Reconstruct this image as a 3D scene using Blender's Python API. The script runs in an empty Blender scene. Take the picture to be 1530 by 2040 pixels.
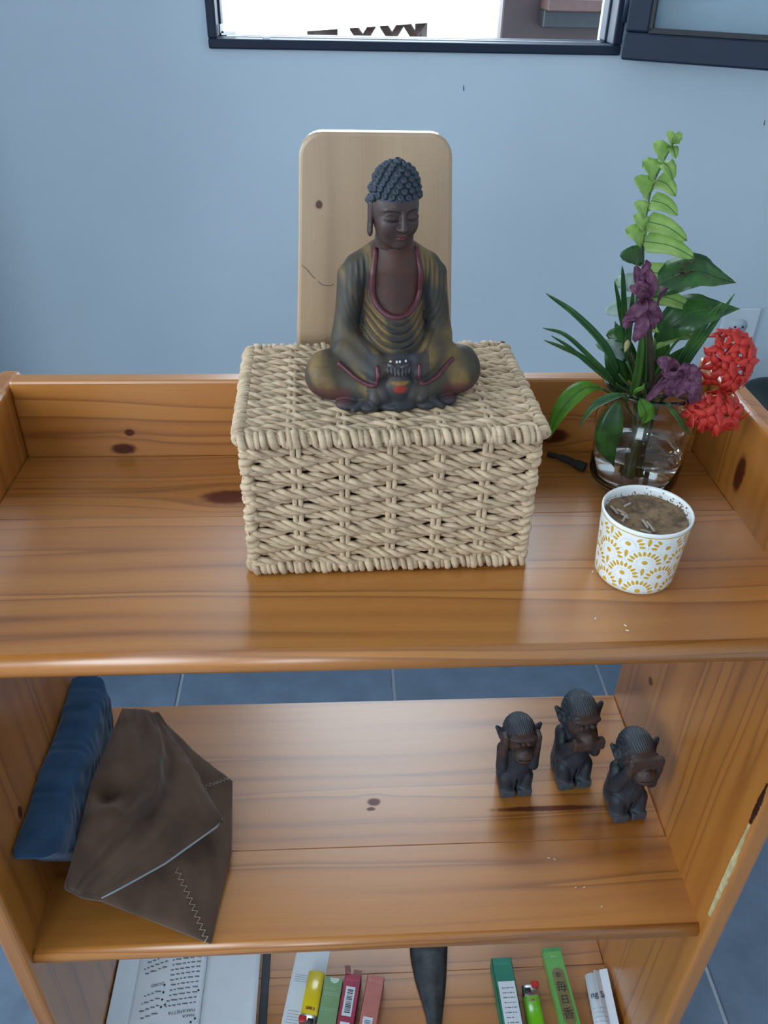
import bpy, bmesh, math, random
import numpy as np
from mathutils import Matrix, Vector, Euler, noise as mnoise

random.seed(7); np.random.seed(7)
SC = bpy.context.scene
COL = SC.collection
Z0 = .92            # height of the top shelf above the floor; coordinates below are measured from that shelf
PI = math.pi

# ---------------------------------------------------------------- camera
CAM = (-.0296, -.7706, .4546); YAW, PITCH, ROLL, FPX = .0643, .603, .0239, 1643.66
_F = Vector((math.sin(YAW)*math.cos(PITCH), math.cos(YAW)*math.cos(PITCH), -math.sin(PITCH)))
_R = Vector((math.cos(YAW), -math.sin(YAW), 0)); _U = _R.cross(_F)
_R2 = _R*math.cos(ROLL) + _U*math.sin(ROLL); _U2 = _U*math.cos(ROLL) - _R*math.sin(ROLL)
cd = bpy.data.cameras.new('camera'); cam = bpy.data.objects.new('camera', cd); COL.objects.link(cam)
cd.sensor_width = 36; cd.sensor_fit = 'AUTO'; cd.lens = FPX/2040*36; cd.clip_start = .02; cd.clip_end = 200
mw = Matrix((_R2, _U2, -_F)).transposed().to_4x4(); mw.translation = Vector(CAM) + Vector((0, 0, Z0))
cam.matrix_world = mw
SC.camera = cam

# ---------------------------------------------------------------- world, light, exposure
w = bpy.data.worlds.new('world'); SC.world = w; w.use_nodes = True
bg = w.node_tree.nodes['Background']; bg.inputs[0].default_value = (.76, .89, 1.0, 1); bg.inputs[1].default_value = 8.0
SC.view_settings.view_transform = 'Standard'; SC.view_settings.look = 'None'
SC.view_settings.gamma = 1; SC.view_settings.use_curve_mapping = False
SC.view_settings.exposure = 0.12

def portal(loc, rot, sx, sy):
    l = bpy.data.lights.new('portal', 'AREA'); l.shape = 'RECTANGLE'; l.size = sx; l.size_y = sy
    l.cycles.is_portal = True
    o = bpy.data.objects.new('daylight_portal', l); COL.objects.link(o); o.location = loc; o.rotation_euler = rot
    return o

# ---------------------------------------------------------------- helpers
WM = {}
def at_y(px, py, y):
    v = _F*FPX + _R2*(px-765) - _U2*(py-1020); c = Vector(CAM); return c + v*((y-c.y)/v.y)
def at_z(px, py, z):
    v = _F*FPX + _R2*(px-765) - _U2*(py-1020); c = Vector(CAM); return c + v*((z-c.z)/v.z)

def to_px(p):
    d = Vector(p)-Vector(CAM); z = d.dot(_F); return (765+FPX*d.dot(_R2)/z, 1020-FPX*d.dot(_U2)/z)

def mk(name, V, F, mats, smooth=True, col=None, mi=None):
    me = bpy.data.meshes.new(name)
    V = np.asarray(V, dtype=np.float32).reshape(-1, 3)
    if isinstance(F, np.ndarray):
        n, k = F.shape
        me.vertices.add(len(V)); me.vertices.foreach_set('co', V.ravel())
        me.loops.add(n*k); me.loops.foreach_set('vertex_index', F.astype(np.int32).ravel())
        me.polygons.add(n); me.polygons.foreach_set('loop_start', np.arange(0, n*k, k, dtype=np.int32))
        me.update(calc_edges=True); me.validate()
    else:
        me.from_pydata([tuple(v) for v in V.tolist()], [], F); me.update()
    if not isinstance(mats, (list, tuple)): mats = [mats]
    for m in mats: me.materials.append(m)
    if mi is not None: me.polygons.foreach_set('material_index', np.asarray(mi, dtype=np.int32))
    me.polygons.foreach_set('use_smooth', np.full(len(me.polygons), bool(smooth)))
    if col is not None:
        a = me.color_attributes.new('Col', 'FLOAT_COLOR', 'POINT')
        c = np.ones((len(V), 4), dtype=np.float32); c[:, :3] = col
        a.data.foreach_set('color', c.ravel())
    return me

def put(name, me, parent=None, M=None):
    o = bpy.data.objects.new(name, me); COL.objects.link(o)
    M = M or Matrix()
    if parent is not None:
        o.parent = parent; o.matrix_parent_inverse = WM[parent.name].inverted()
    o.matrix_basis = M; WM[o.name] = M.copy()
    return o

def tag(o, label, cat, group=None):
    o['label'] = label; o['category'] = cat
    if group: o['group'] = group
    return o

def thing(name, label, cat, loc=(0, 0, 0), group=None):
    o = put(name, None, None, Matrix.Translation(loc)); o.empty_display_size = .02
    return tag(o, label, cat, group)

def struct(o): o['kind'] = 'structure'; return o

def top(name, me, label, cat, group=None):
    """single-mesh thing: origin at the middle of its base"""
    V = np.empty(len(me.vertices)*3, dtype=np.float32); me.vertices.foreach_get('co', V); V = V.reshape(-1, 3)
    c = np.array([(V[:, 0].min()+V[:, 0].max())/2, (V[:, 1].min()+V[:, 1].max())/2, V[:, 2].min()], dtype=np.float32)
    me.vertices.foreach_set('co', (V-c).ravel()); me.update()
    return tag(put(name, me, None, Matrix.Translation(Vector(c.tolist()))), label, cat, group)

class B:
    """collects pieces of one mesh"""
    def __init__(s): s.V = []; s.F = []; s.m = []; s.n = 0
    def add(s, V, F, m=0):
        V = [tuple(v) for v in V]; s.V += V
        s.F += [tuple(i+s.n for i in f) for f in F]; s.m += [m]*len(F); s.n += len(V); return s
    def box(s, c, d, M=None, m=0):
        V = []
        for x in (-.5, .5):
            for y in (-.5, .5):
                for z in (-.5, .5): V.append(Vector((c[0]+x*d[0], c[1]+y*d[1], c[2]+z*d[2])))
        if M: V = [M @ v for v in V]
        return s.add(V, [(0, 1, 3, 2), (4, 6, 7, 5), (0, 4, 5, 1), (2, 3, 7, 6), (0, 2, 6, 4), (1, 5, 7, 3)], m)
    def tube(s, pts, r, n=8, m=0, cap=True, flat=1.0, twist=0):
        V, F = tube(pts, r, n, cap, flat, twist); return s.add(V, F, m)
    def lathe(s, prof, n=32, c=(0, 0, 0), m=0, M=None):
        V = []; F = []
        for (r, z) in prof:
            for i in range(n):
                a = 2*PI*i/n; v = Vector((c[0]+r*math.cos(a), c[1]+r*math.sin(a), c[2]+z)); V.append(M @ v if M else v)
        for j in range(len(prof)-1):
            for i in range(n):
                a = j*n+i; b = j*n+(i+1) % n; F.append((a, b, b+n, a+n))
        return s.add(V, F, m)
    def mesh(s, name, mats, smooth=False): return mk(name, s.V, s.F, mats, smooth, mi=s.m)

def tube(pts, r, n=8, cap=True, flat=1.0, twist=0):
    P = [Vector(p) for p in pts]; L = len(P)
    R = r if isinstance(r, (list, tuple, np.ndarray)) else [r]*L
    V = []; F = []; ref = None
    for i in range(L):
        t = (P[min(i+1, L-1)] - P[max(i-1, 0)]); t = t.normalized() if t.length > 1e-9 else Vector((0, 0, 1))
        if ref is None:
            ref = Vector((0, 0, 1)) if abs(t.z) < .9 else Vector((0, 1, 0))
        u = (ref - t*ref.dot(t))
        u = u.normalized() if u.length > 1e-6 else t.orthogonal().normalized()
        ref = u; v = t.cross(u)
        for k in range(n):
            a = 2*PI*k/n + twist*i
            V.append(P[i] + (u*math.cos(a)*flat + v*math.sin(a))*float(R[i]))
    for i in range(L-1):
        for k in range(n):
            a = i*n+k; b = i*n+(k+1) % n; F.append((a, b, b+n, a+n))
    if cap:
        F.append(tuple(range(n-1, -1, -1))); F.append(tuple((L-1)*n+k for k in range(n)))
    return V, F

def bez(p, n=16):
    """smooth polyline through points (Catmull-Rom)"""
    p = [Vector(q) for q in p]; out = []
    q = [p[0]*2-p[1]] + p + [p[-1]*2-p[-2]]
    seg = max(2, n//(len(p)-1))
    for i in range(1, len(q)-2):
        for k in range(seg):
            t = k/seg; a, b, c, d = q[i-1], q[i], q[i+1], q[i+2]
            out.append(.5*((2*b) + (c-a)*t + (2*a-5*b+4*c-d)*t*t + (3*b-a-3*c+d)*t**3))
    out.append(p[-1]); return out

def bevel_box(lo, hi, r=.004, seg=3):
    bm = bmesh.new(); bmesh.ops.create_cube(bm, size=1)
    c = [(a+b)/2 for a, b in zip(lo, hi)]; d = [b-a for a, b in zip(lo, hi)]
    for v in bm.verts: v.co = Vector((c[0]+v.co.x*d[0], c[1]+v.co.y*d[1], c[2]+v.co.z*d[2]))
    if r: bmesh.ops.bevel(bm, geom=list(bm.edges), offset=r, segments=seg, profile=.5, affect='EDGES')
    return bm

def bmme(name, bm, mats, smooth=False, M=None):
    if M: bmesh.ops.transform(bm, matrix=M, verts=bm.verts)
    me = bpy.data.meshes.new(name); bm.to_mesh(me); bm.free()
    if not isinstance(mats, (list, tuple)): mats = [mats]
    for m in mats: me.materials.append(m)
    me.polygons.foreach_set('use_smooth', np.full(len(me.polygons), bool(smooth)))
    return me

# ---- signed distance sculpting
def ell(P, c, r):
    q = (P-np.array(c, np.float32)); r = np.array(r, np.float32)
    k0 = np.sqrt(((q/r)**2).sum(1)); k1 = np.sqrt(((q/(r*r))**2).sum(1))+1e-6
    return k0*(k0-1)/k1
def cap(P, a, b, r1, r2=None, sy=1.0):
    r2 = r1 if r2 is None else r2
    a = np.array(a, np.float32); b = np.array(b, np.float32); s = np.array((1, sy, 1), np.float32)
    pa = (P-a)/s; ba = (b-a)/s
    h = np.clip(pa@ba/(ba@ba), 0, 1)
    return np.sqrt(((pa-h[:, None]*ba)**2).sum(1)) - (r1+(r2-r1)*h)
def rbox(P, c, d, r):
    q = np.abs(P-np.array(c, np.float32)) - (np.array(d, np.float32)-r)
    return np.sqrt((np.maximum(q, 0)**2).sum(1)) + np.minimum(q.max(1), 0) - r
def smin(a, b, k):
    h = np.clip(.5+.5*(b-a)/k, 0, 1); return b+(a-b)*h - k*h*(1-h)
def smax(a, b, k): return -smin(-a, -b, k)
def sstep(a, b, x):
    t = np.clip((x-a)/(b-a), 0, 1); return t*t*(3-2*t)

def surfnet(f, lo, hi, h):
    lo = np.array(lo, np.float32); hi = np.array(hi, np.float32)
    n = np.ceil((hi-lo)/h).astype(int)+1
    ax = [lo[i]+h*np.arange(n[i], dtype=np.float32) for i in range(3)]
    val = np.empty(n, np.float32); yy, zz = np.meshgrid(ax[1], ax[2], indexing='ij')
    step = max(1, 300000//(n[1]*n[2]))
    for i in range(0, n[0], step):
        xs = ax[0][i:i+step]; k = len(xs)
        P = np.empty((k, n[1], n[2], 3), np.float32)
        P[..., 0] = xs[:, None, None]; P[..., 1] = yy; P[..., 2] = zz
        val[i:i+k] = f(P.reshape(-1, 3)).reshape(k, n[1], n[2])
    s = val < 0
    acc = np.zeros(tuple(n-1), np.int8)
    cor = [(i, j, k) for i in (0, 1) for j in (0, 1) for k in (0, 1)]
    sl = lambda a, c: a[c[0]:n[0]-1+c[0], c[1]:n[1]-1+c[1], c[2]:n[2]-1+c[2]]
    for c in cor: acc += sl(s, c)
    act = (acc > 0) & (acc < 8); ci = np.argwhere(act); N = len(ci)
    idx = -np.ones(tuple(n-1), np.int64); idx[act] = np.arange(N)
    pos = np.zeros((N, 3), np.float32); cnt = np.zeros(N, np.float32)
    for a in cor:
        for d in range(3):
            if a[d]: continue
            b = list(a); b[d] = 1
            va = val[ci[:, 0]+a[0], ci[:, 1]+a[1], ci[:, 2]+a[2]]; vb = val[ci[:, 0]+b[0], ci[:, 1]+b[1], ci[:, 2]+b[2]]
            m = (va < 0) != (vb < 0); t = np.where(m, va/np.where(m, va-vb, 1), 0)
            p = np.repeat(np.array([a], np.float32), N, 0); p[:, d] += t
            pos[m] += p[m]; cnt[m] += 1
    V = lo + h*(ci + pos/np.maximum(cnt, 1)[:, None])
    Fs = []
    for d in range(3):
        e, g = (d+1) % 3, (d+2) % 3
        A = s; sh = [slice(None)]*3; s1 = sh.copy(); s2 = sh.copy()
        s1[d] = slice(0, n[d]-1); s2[d] = slice(1, n[d])
        ch = A[tuple(s1)] != A[tuple(s2)]
        q = np.argwhere(ch); q = q[(q[:, e] > 0) & (q[:, g] > 0) & (q[:, e] < n[e]-1) & (q[:, g] < n[g]-1)]
        if not len(q): continue
        ins = A[tuple(q.T)]
        def cell(de, dg):
            r = q.copy(); r[:, e] += de; r[:, g] += dg; return idx[tuple(r.T)]
        f4 = np.stack([cell(-1, -1), cell(0, -1), cell(0, 0), cell(-1, 0)], 1)
        f4[~ins] = f4[~ins][:, ::-1]
        Fs.append(f4)
    return V, np.concatenate(Fs)
# ---------------------------------------------------------------- materials
def _mat(name):
    m = bpy.data.materials.new(name); m.use_nodes = True; nt = m.node_tree
    b = nt.nodes['Principled BSDF']; return m, nt, b
def nd(nt, typ, ins=None, **props):
    n = nt.nodes.new(typ)
    for k, v in props.items(): setattr(n, k, v)
    for k, v in (ins or {}).items():
        if isinstance(v, bpy.types.NodeSocket): nt.links.new(v, n.inputs[k])
        else: n.inputs[k].default_value = v
    return n
def mth(nt, op, a, b=0.0, c=0.0): return nd(nt, 'ShaderNodeMath', {0: a, 1: b, 2: c}, operation=op).outputs[0]
def mix(nt, f, a, b):
    n = nt.nodes.new('ShaderNodeMix'); n.data_type = 'RGBA'
    for i, v in ((0, f), (6, a), (7, b)):
        if isinstance(v, bpy.types.NodeSocket): nt.links.new(v, n.inputs[i])
        else: n.inputs[i].default_value = (v if not isinstance(v, tuple) or len(v) == 4 else (*v, 1))
    return n.outputs[2]
def ramp(nt, f, pts):
    n = nt.nodes.new('ShaderNodeValToRGB'); nt.links.new(f, n.inputs[0]); e = n.color_ramp.elements
    while len(e) < len(pts): e.new(.5)
    for el, (p, c) in zip(e, pts): el.position = p; el.color = (*c, 1) if not isinstance(c, float) else (c, c, c, 1)
    return n.outputs[0]
def mrange(nt, v, a, b, c=0.0, d=1.0): return nd(nt, 'ShaderNodeMapRange', {0: v, 1: a, 2: b, 3: c, 4: d}, interpolation_type='SMOOTHSTEP').outputs[0]

def plain(name, col, rough=.5, var=.12, scale=30., bump=0., bscale=200., spec=.5, metal=0., trans=0., coat=0., sss=0., col2=None):
    m, nt, b = _mat(name); tc = nd(nt, 'ShaderNodeTexCoord')
    nz = nd(nt, 'ShaderNodeTexNoise', {'Vector': tc.outputs['Object'], 'Scale': scale, 'Detail': 4.0, 'Roughness': .6})
    c2 = col2 or tuple(c*(1-var*2.2) for c in col)
    nt.links.new(mix(nt, ramp(nt, nz.outputs[0], [(.35, 0.), (.68, 1.)]), (*col, 1), (*c2, 1)), b.inputs['Base Color'])
    b.inputs['Roughness'].default_value = rough; b.inputs['Specular IOR Level'].default_value = spec
    b.inputs['Metallic'].default_value = metal; b.inputs['Coat Weight'].default_value = coat; b.inputs['Coat Roughness'].default_value = .12
    if bump:
        n2 = nd(nt, 'ShaderNodeTexNoise', {'Vector': tc.outputs['Object'], 'Scale': bscale, 'Detail': 3.0})
        bp = nd(nt, 'ShaderNodeBump', {'Height': n2.outputs[0], 'Strength': bump, 'Distance': .001}); nt.links.new(bp.outputs[0], b.inputs['Normal'])
    return m

def pine(name, axis, seed=0., knots=(), light=(.47, .182, .032), mid=(.375, .130, .020), dark=(.20, .057, .007), freq=95., rough=.34, kcol=(.085, .018, .006)):
    """varnished pine; axis = grain direction; knots = (along, across, half length, half width)"""
    m, nt, b = _mat(name); tc = nd(nt, 'ShaderNodeTexCoord'); sp = nd(nt, 'ShaderNodeSeparateXYZ', {0: tc.outputs['Object']})
    X, Y, Z = sp.outputs
    if axis == 'x': al = X; ac = mth(nt, 'ADD', Y, Z)
    elif axis == 'z': al = Z; ac = mth(nt, 'ADD', Y, mth(nt, 'MULTIPLY', X, .6))
    elif axis == 'zx': al = Z; ac = X
    wv = nd(nt, 'ShaderNodeCombineXYZ', {0: mth(nt, 'MULTIPLY', al, 1.7), 1: mth(nt, 'MULTIPLY', ac, 5.), 2: seed})
    wn = nd(nt, 'ShaderNodeTexNoise', {'Vector': wv.outputs[0], 'Scale': 1., 'Detail': 2.})
    v = mth(nt, 'ADD', ac, mth(nt, 'MULTIPLY', mth(nt, 'SUBTRACT', wn.outputs[0], .5), .05))
    kms = []
    for (ka, kb, ra, rb) in knots:
        da = mth(nt, 'DIVIDE', mth(nt, 'SUBTRACT', al, ka), ra); db = mth(nt, 'DIVIDE', mth(nt, 'SUBTRACT', ac, kb), rb)
        d2 = mth(nt, 'ADD', mth(nt, 'MULTIPLY', da, da), mth(nt, 'MULTIPLY', db, db))
        g = mth(nt, 'EXPONENT', mth(nt, 'MULTIPLY', d2, -.28))
        v = mth(nt, 'SUBTRACT', v, mth(nt, 'MULTIPLY', mth(nt, 'MULTIPLY', db, rb*.95), g))
        jag = nd(nt, 'ShaderNodeTexNoise', {'Vector': tc.outputs['Object'], 'Scale': 160., 'Detail': 2.})
        kms.append(mrange(nt, mth(nt, 'ADD', mth(nt, 'SQRT', d2), mth(nt, 'MULTIPLY', mth(nt, 'SUBTRACT', jag.outputs[0], .5), .35)), 1.2, .62))
    rv = nd(nt, 'ShaderNodeCombineXYZ', {0: mth(nt, 'MULTIPLY', al, .9), 1: mth(nt, 'MULTIPLY', v, freq*.62), 2: seed+3.})
    rn = nd(nt, 'ShaderNodeTexNoise', {'Vector': rv.outputs[0], 'Scale': 1., 'Detail': 1.2, 'Roughness': .35})
    fv = nd(nt, 'ShaderNodeCombineXYZ', {0: mth(nt, 'MULTIPLY', al, 14.), 1: mth(nt, 'MULTIPLY', v, 900.), 2: seed})
    fn = nd(nt, 'ShaderNodeTexNoise', {'Vector': fv.outputs[0], 'Scale': 1., 'Detail': 2.})
    bv = nd(nt, 'ShaderNodeCombineXYZ', {0: mth(nt, 'MULTIPLY', al, 1.3), 1: mth(nt, 'MULTIPLY', ac, 9.), 2: seed+9.})
    bn = nd(nt, 'ShaderNodeTexNoise', {'Vector': bv.outputs[0], 'Scale': 1., 'Detail': 2.})
    c = ramp(nt, rn.outputs[0], [(.28, light), (.47, tuple(.7*a+.3*b for a, b in zip(light, mid))), (.555, mid), (.60, tuple(.65*a+.35*b for a, b in zip(dark, mid))), (.63, light)])
    c = mix(nt, mth(nt, 'MULTIPLY', mrange(nt, fn.outputs[0], .45, .75), .18), c, dark)
    c = mix(nt, mth(nt, 'MULTIPLY', mrange(nt, bn.outputs[0], .45, .75), .45), c, mid)
    for k in kms: c = mix(nt, k, c, kcol)
    nt.links.new(c, b.inputs['Base Color'])
    b.inputs['Specular IOR Level'].default_value = .65
    nt.links.new(mth(nt, 'ADD', mth(nt, 'MULTIPLY', bn.outputs[0], .10), rough-.05), b.inputs['Roughness'])
    kk = None
    for k in kms: kk = k if kk is None else mth(nt, 'MAXIMUM', kk, k)
    if kk is not None: nt.links.new(mth(nt, 'SUBTRACT', .72, mth(nt, 'MULTIPLY', kk, .55)), b.inputs['Coat Weight']); nt.links.new(mth(nt, 'SUBTRACT', .6, mth(nt, 'MULTIPLY', kk, .4)), b.inputs['Specular IOR Level'])
    b.inputs['Coat Weight'].default_value = .72; b.inputs['Coat Roughness'].default_value = .30
    bp = nd(nt, 'ShaderNodeBump', {'Height': rn.outputs[0], 'Strength': .08, 'Distance': .001}); nt.links.new(bp.outputs[0], b.inputs['Normal'])
    return m

def painted(name, rough=.5, patina=(.10, .13, .18), amt=.5, scale=55., bump=.35, spec=.5):
    """vertex-coloured carved wood with worn patina"""
    m, nt, b = _mat(name); tc = nd(nt, 'ShaderNodeTexCoord'); at = nd(nt, 'ShaderNodeAttribute', attribute_name='Col')
    nz = nd(nt, 'ShaderNodeTexNoise', {'Vector': tc.outputs['Object'], 'Scale': scale, 'Detail': 5., 'Roughness': .65})
    n2 = nd(nt, 'ShaderNodeTexNoise', {'Vector': tc.outputs['Object'], 'Scale': scale*6, 'Detail': 3.})
    c = mix(nt, mth(nt, 'MULTIPLY', mrange(nt, nz.outputs[0], .42, .68), amt), at.outputs[0], patina)
    c = mix(nt, mth(nt, 'MULTIPLY', mrange(nt, n2.outputs[0], .5, .8), .35), c, (.03, .03, .035))
    nt.links.new(c, b.inputs['Base Color'])
    nt.links.new(mth(nt, 'ADD', mth(nt, 'MULTIPLY', nz.outputs[0], .25), rough-.12), b.inputs['Roughness'])
    b.inputs['Specular IOR Level'].default_value = spec
    bp = nd(nt, 'ShaderNodeBump', {'Height': n2.outputs[0], 'Strength': bump, 'Distance': .0004}); nt.links.new(bp.outputs[0], b.inputs['Normal'])
    return m

def leafmat(name, col, col2, rough=.38, trans=.5, scale=60.):
    m, nt, b = _mat(name); tc = nd(nt, 'ShaderNodeTexCoord')
    nz = nd(nt, 'ShaderNodeTexNoise', {'Vector': tc.outputs['Object'], 'Scale': scale, 'Detail': 3.})
    c = mix(nt, mrange(nt, nz.outputs[0], .4, .65), col, col2)
    nt.links.new(c, b.inputs['Base Color']); b.inputs['Roughness'].default_value = rough
    tr = nd(nt, 'ShaderNodeBsdfTranslucent', {'Color': c})
    ms = nd(nt, 'ShaderNodeMixShader', {0: trans, 1: b.outputs[0], 2: tr.outputs[0]})
    nt.links.new(ms.outputs[0], nt.nodes['Material Output'].inputs[0])
    return m

def glassmat(name, col=(1, 1, 1), rough=0., ior=1.45):
    m, nt, b = _mat(name); b.inputs['Base Color'].default_value = (*col, 1); b.inputs['Roughness'].default_value = rough
    b.inputs['Transmission Weight'].default_value = 1; b.inputs['IOR'].default_value = ior
    return m

def fabric(name, col, col2, scale=900.):
    m, nt, b = _mat(name); tc = nd(nt, 'ShaderNodeTexCoord')
    nz = nd(nt, 'ShaderNodeTexNoise', {'Vector': tc.outputs['Object'], 'Scale': 22., 'Detail': 4.})
    wv = nd(nt, 'ShaderNodeTexNoise', {'Vector': tc.outputs['Object'], 'Scale': scale, 'Detail': 2.})
    nt.links.new(mix(nt, mrange(nt, nz.outputs[0], .35, .7), col, col2), b.inputs['Base Color'])
    b.inputs['Roughness'].default_value = .9; b.inputs['Specular IOR Level'].default_value = .15
    b.inputs['Sheen Weight'].default_value = .15
    bp = nd(nt, 'ShaderNodeBump', {'Height': wv.outputs[0], 'Strength': .35, 'Distance': .0005}); nt.links.new(bp.outputs[0], b.inputs['Normal'])
    return m

M_wall = plain('wall_paint', (.49, .59, .67), .8, .02, 3., bump=.12, bscale=260.)
M_ceil = plain('ceiling_paint', (.80, .81, .82), .85, .02, 3.)
M_tile = plain('slate_tile', (.115, .165, .235), .45, .12, 14., bump=.1, bscale=90.)
M_grout = plain('tile_grout', (.36, .41, .47), .85, .08, 60.)
M_alu = plain('anthracite_aluminium', (.012, .022, .045), .5, .05, 20., spec=.25)
M_rubber = plain('black_gasket', (.012, .014, .018), .6, .05)
M_steel = plain('brushed_steel', (.55, .56, .58), .32, .05, metal=1.)
M_black = plain('black_plastic', (.012, .014, .017), .45, .1)
M_white = plain('white_plastic', (.62, .68, .72), .4, .03)
# ---------------------------------------------------------------- room shell
YW = 1.0; ZF = -.92; ZC = 1.62
XL, XR, YR = -2.6, 1.4, -3.0
WX0, WX1, WZ0, WZ1 = -.262, .512, .288, 1.50      # window hole
def wall_mesh(boxes, mat):
    b = B()
    for lo, hi in boxes: b.box([(i+j)/2 for i, j in zip(lo, hi)], [j-i for i, j in zip(lo, hi)])
    return b.mesh('wall', mat)
T = .16
struct(put('wall_back', wall_mesh([((XL, YW, ZF), (WX0, YW+T, ZC)), ((WX1, YW, ZF), (XR, YW+T, ZC)), ((WX0, YW, ZF), (WX1, YW+T, WZ0)), ((WX0, YW, WZ1), (WX1, YW+T, ZC))], M_wall)))
# windows in the left and rear walls, behind the camera; unseen wall block added to shade the back wall's left part (added_shading_wall)
LZ = ZF+2.3; SILL = ZF+.95; RO = (-1.8, -.75); LO = (-2.1, .1); XJ, YJ = -.82, .42
struct(put('wall_left', wall_mesh([((XL-T, LO[0], ZF), (XL, LO[1], SILL)), ((XL-T, YR, ZF), (XL, LO[0], ZC)), ((XL-T, LO[1], ZF), (XL, YW+T, ZC)), ((XL-T, LO[0], LZ), (XL, LO[1], ZC))], M_ceil)))
struct(put('added_shading_wall', wall_mesh([((XL, YJ, ZF), (XJ, YW, ZC))], M_wall)))
struct(put('wall_right', wall_mesh([((XR, YR, ZF), (XR+T, YW+T, ZC))], M_ceil)))
struct(put('wall_rear', wall_mesh([((XL, YR-T, ZF), (RO[0], YR, ZC)), ((RO[1], YR-T, ZF), (XR, YR, ZC)), ((RO[0], YR-T, LZ), (RO[1], YR, ZC)), ((RO[0], YR-T, ZF), (RO[1], YR, SILL))], M_ceil)))
struct(put('ceiling', wall_mesh([((XL-T, YR-T, ZC), (XR+T, YW+T, ZC+.1))], M_ceil)))
portal(((RO[0]+RO[1])/2, YR-T/2, (SILL+LZ)/2), (PI/2, 0, 0), RO[1]-RO[0], LZ-SILL)
portal((XL-T/2, sum(LO)/2, (SILL+LZ)/2), (PI/2, 0, -PI/2), LO[1]-LO[0], LZ-SILL)
portal(((WX0+WX1)/2, YW+T/2, (WZ0+WZ1)/2), (-PI/2, 0, 0), WX1-WX0, WZ1-WZ0)

# floor: grout bed + one object per tile
fl = struct(put('floor', B().box(((XL+XR)/2, (YR+YW)/2, ZF-.054), (XR-XL, YW-YR, .1)).mesh('floor', M_grout)))
S = .477; gx = -.392; gy = .62; g = .007
tile_me = bmme('tile', bevel_box((-S/2+g/2, -S/2+g/2, -.012), (S/2-g/2, S/2-g/2, 0), .0012, 1), M_tile)
nx0 = math.floor((XL-gx)/S); ny0 = math.floor((YR-gy)/S)
for i in range(nx0, math.ceil((XR-gx)/S)):
    for j in range(ny0, math.ceil((YW-gy)/S)):
        x0, x1 = max(gx+i*S, XL), min(gx+(i+1)*S, XR); y0, y1 = max(gy+j*S, YR), min(gy+(j+1)*S, YW)
        if x1-x0 < .02 or y1-y0 < .02 or (x1 <= XJ+.02 and y0 >= YJ-.02): continue
        sx, sy = (x1-x0)/S, (y1-y0)/S
        put('tile', tile_me, fl, Matrix.Translation(((x0+x1)/2, (y0+y1)/2, ZF+random.uniform(-.0006, .0006))) @ Matrix.Diagonal((sx, sy, 1, 1)))

# window: fixed frame in the reveal, sash swung open into the room
win = thing('window_1', 'dark grey aluminium window with its sash swung open above the shelf', 'window', ((WX0+WX1)/2, YW+.05, WZ0)); struct(win)
def framebars(x0, x1, z0, z1, wd, y0, y1, mat, name, parent, M=None, r=.003):
    for lo, hi in [((x0, y0, z0), (x1, y1, z0+wd)), ((x0, y0, z1-wd), (x1, y1, z1)), ((x0, y0, z0+wd), (x0+wd, y1, z1-wd)), ((x1-wd, y0, z0+wd), (x1, y1, z1-wd))]:
        put(name, bmme(name, bevel_box(lo, hi, r, 2), mat, M=M), parent)
framebars(WX0, WX1, WZ0, WZ1, .017, YW-.012, YW+.035, M_alu, 'frame_bar', win)
framebars(WX0+.004, WX1-.004, WZ0+.002, WZ1-.004, .017, YW+.035, YW+.075, M_alu, 'frame_bar', win)
put('drip_rail', bmme('drip_rail', bevel_box((WX0+.03, YW+.020, WZ0+.016), (WX1-.03, YW+.028, WZ0+.0190), .001, 1), M_steel), win)
for x in (WX0+.10,): put('drain_cap', bmme('drain_cap', bevel_box((x, YW-.0135, WZ0+.0165), (x+.014, YW-.011, WZ0+.0205), .0008, 1), M_white), win)
kb = B(); kb.box((WX0+.036, YW+.016, WZ0+.024), (.026, .012, .006)); kb.box((WX0+.024, YW+.016, WZ0+.031), (.006, .012, .014))
put('corner_keep', kb.mesh('corner_keep', M_steel), win)
for z in (WZ0+.09, WZ1-.12): put('hinge', mk('hinge', *tube([(WX1-.002, YW-.02, z-.035), (WX1-.002, YW-.02, z+.035)], .007, 12), M_alu), win)
sl = .77; ang = math.atan2(.143, .231)
MS = Matrix.Translation((WX1+.004, YW-.022, 0)) @ Matrix.Rotation(-ang, 4, 'Z')
sash = put('sash', bmme('sash', bevel_box((0, -.02, WZ0-.004), (sl, .022, WZ0+.042), .004, 2), M_alu, M=MS), win)
put('sash_bar', bmme('sash_bar', bevel_box((0, -.02, WZ1-.05), (sl, .022, WZ1-.004), .004, 2), M_alu, M=MS), sash)
for x in (0, sl-.044): put('sash_bar', bmme('sash_bar', bevel_box((x, -.02, WZ0+.042), (x+.044, .022, WZ1-.05), .004, 2), M_alu, M=MS), sash)
gb = B(); gb.box((sl/2, -.0185, WZ0+.046), (sl-.088, .008, .008), M=MS); gb.box((.047, -.0185, (WZ0+WZ1)/2), (.006, .008, WZ1-WZ0-.09), M=MS)
put('glazing_bead', gb.mesh('glazing_bead', M_rubber), sash)
M_frost = glassmat('frosted_glass', (.86, .93, .96), .35, 1.2)
put('pane', bmme('pane', bevel_box((.044, -.003, WZ0+.042), (sl-.044, .003, WZ1-.05), 0), M_frost, M=MS), sash)

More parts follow.
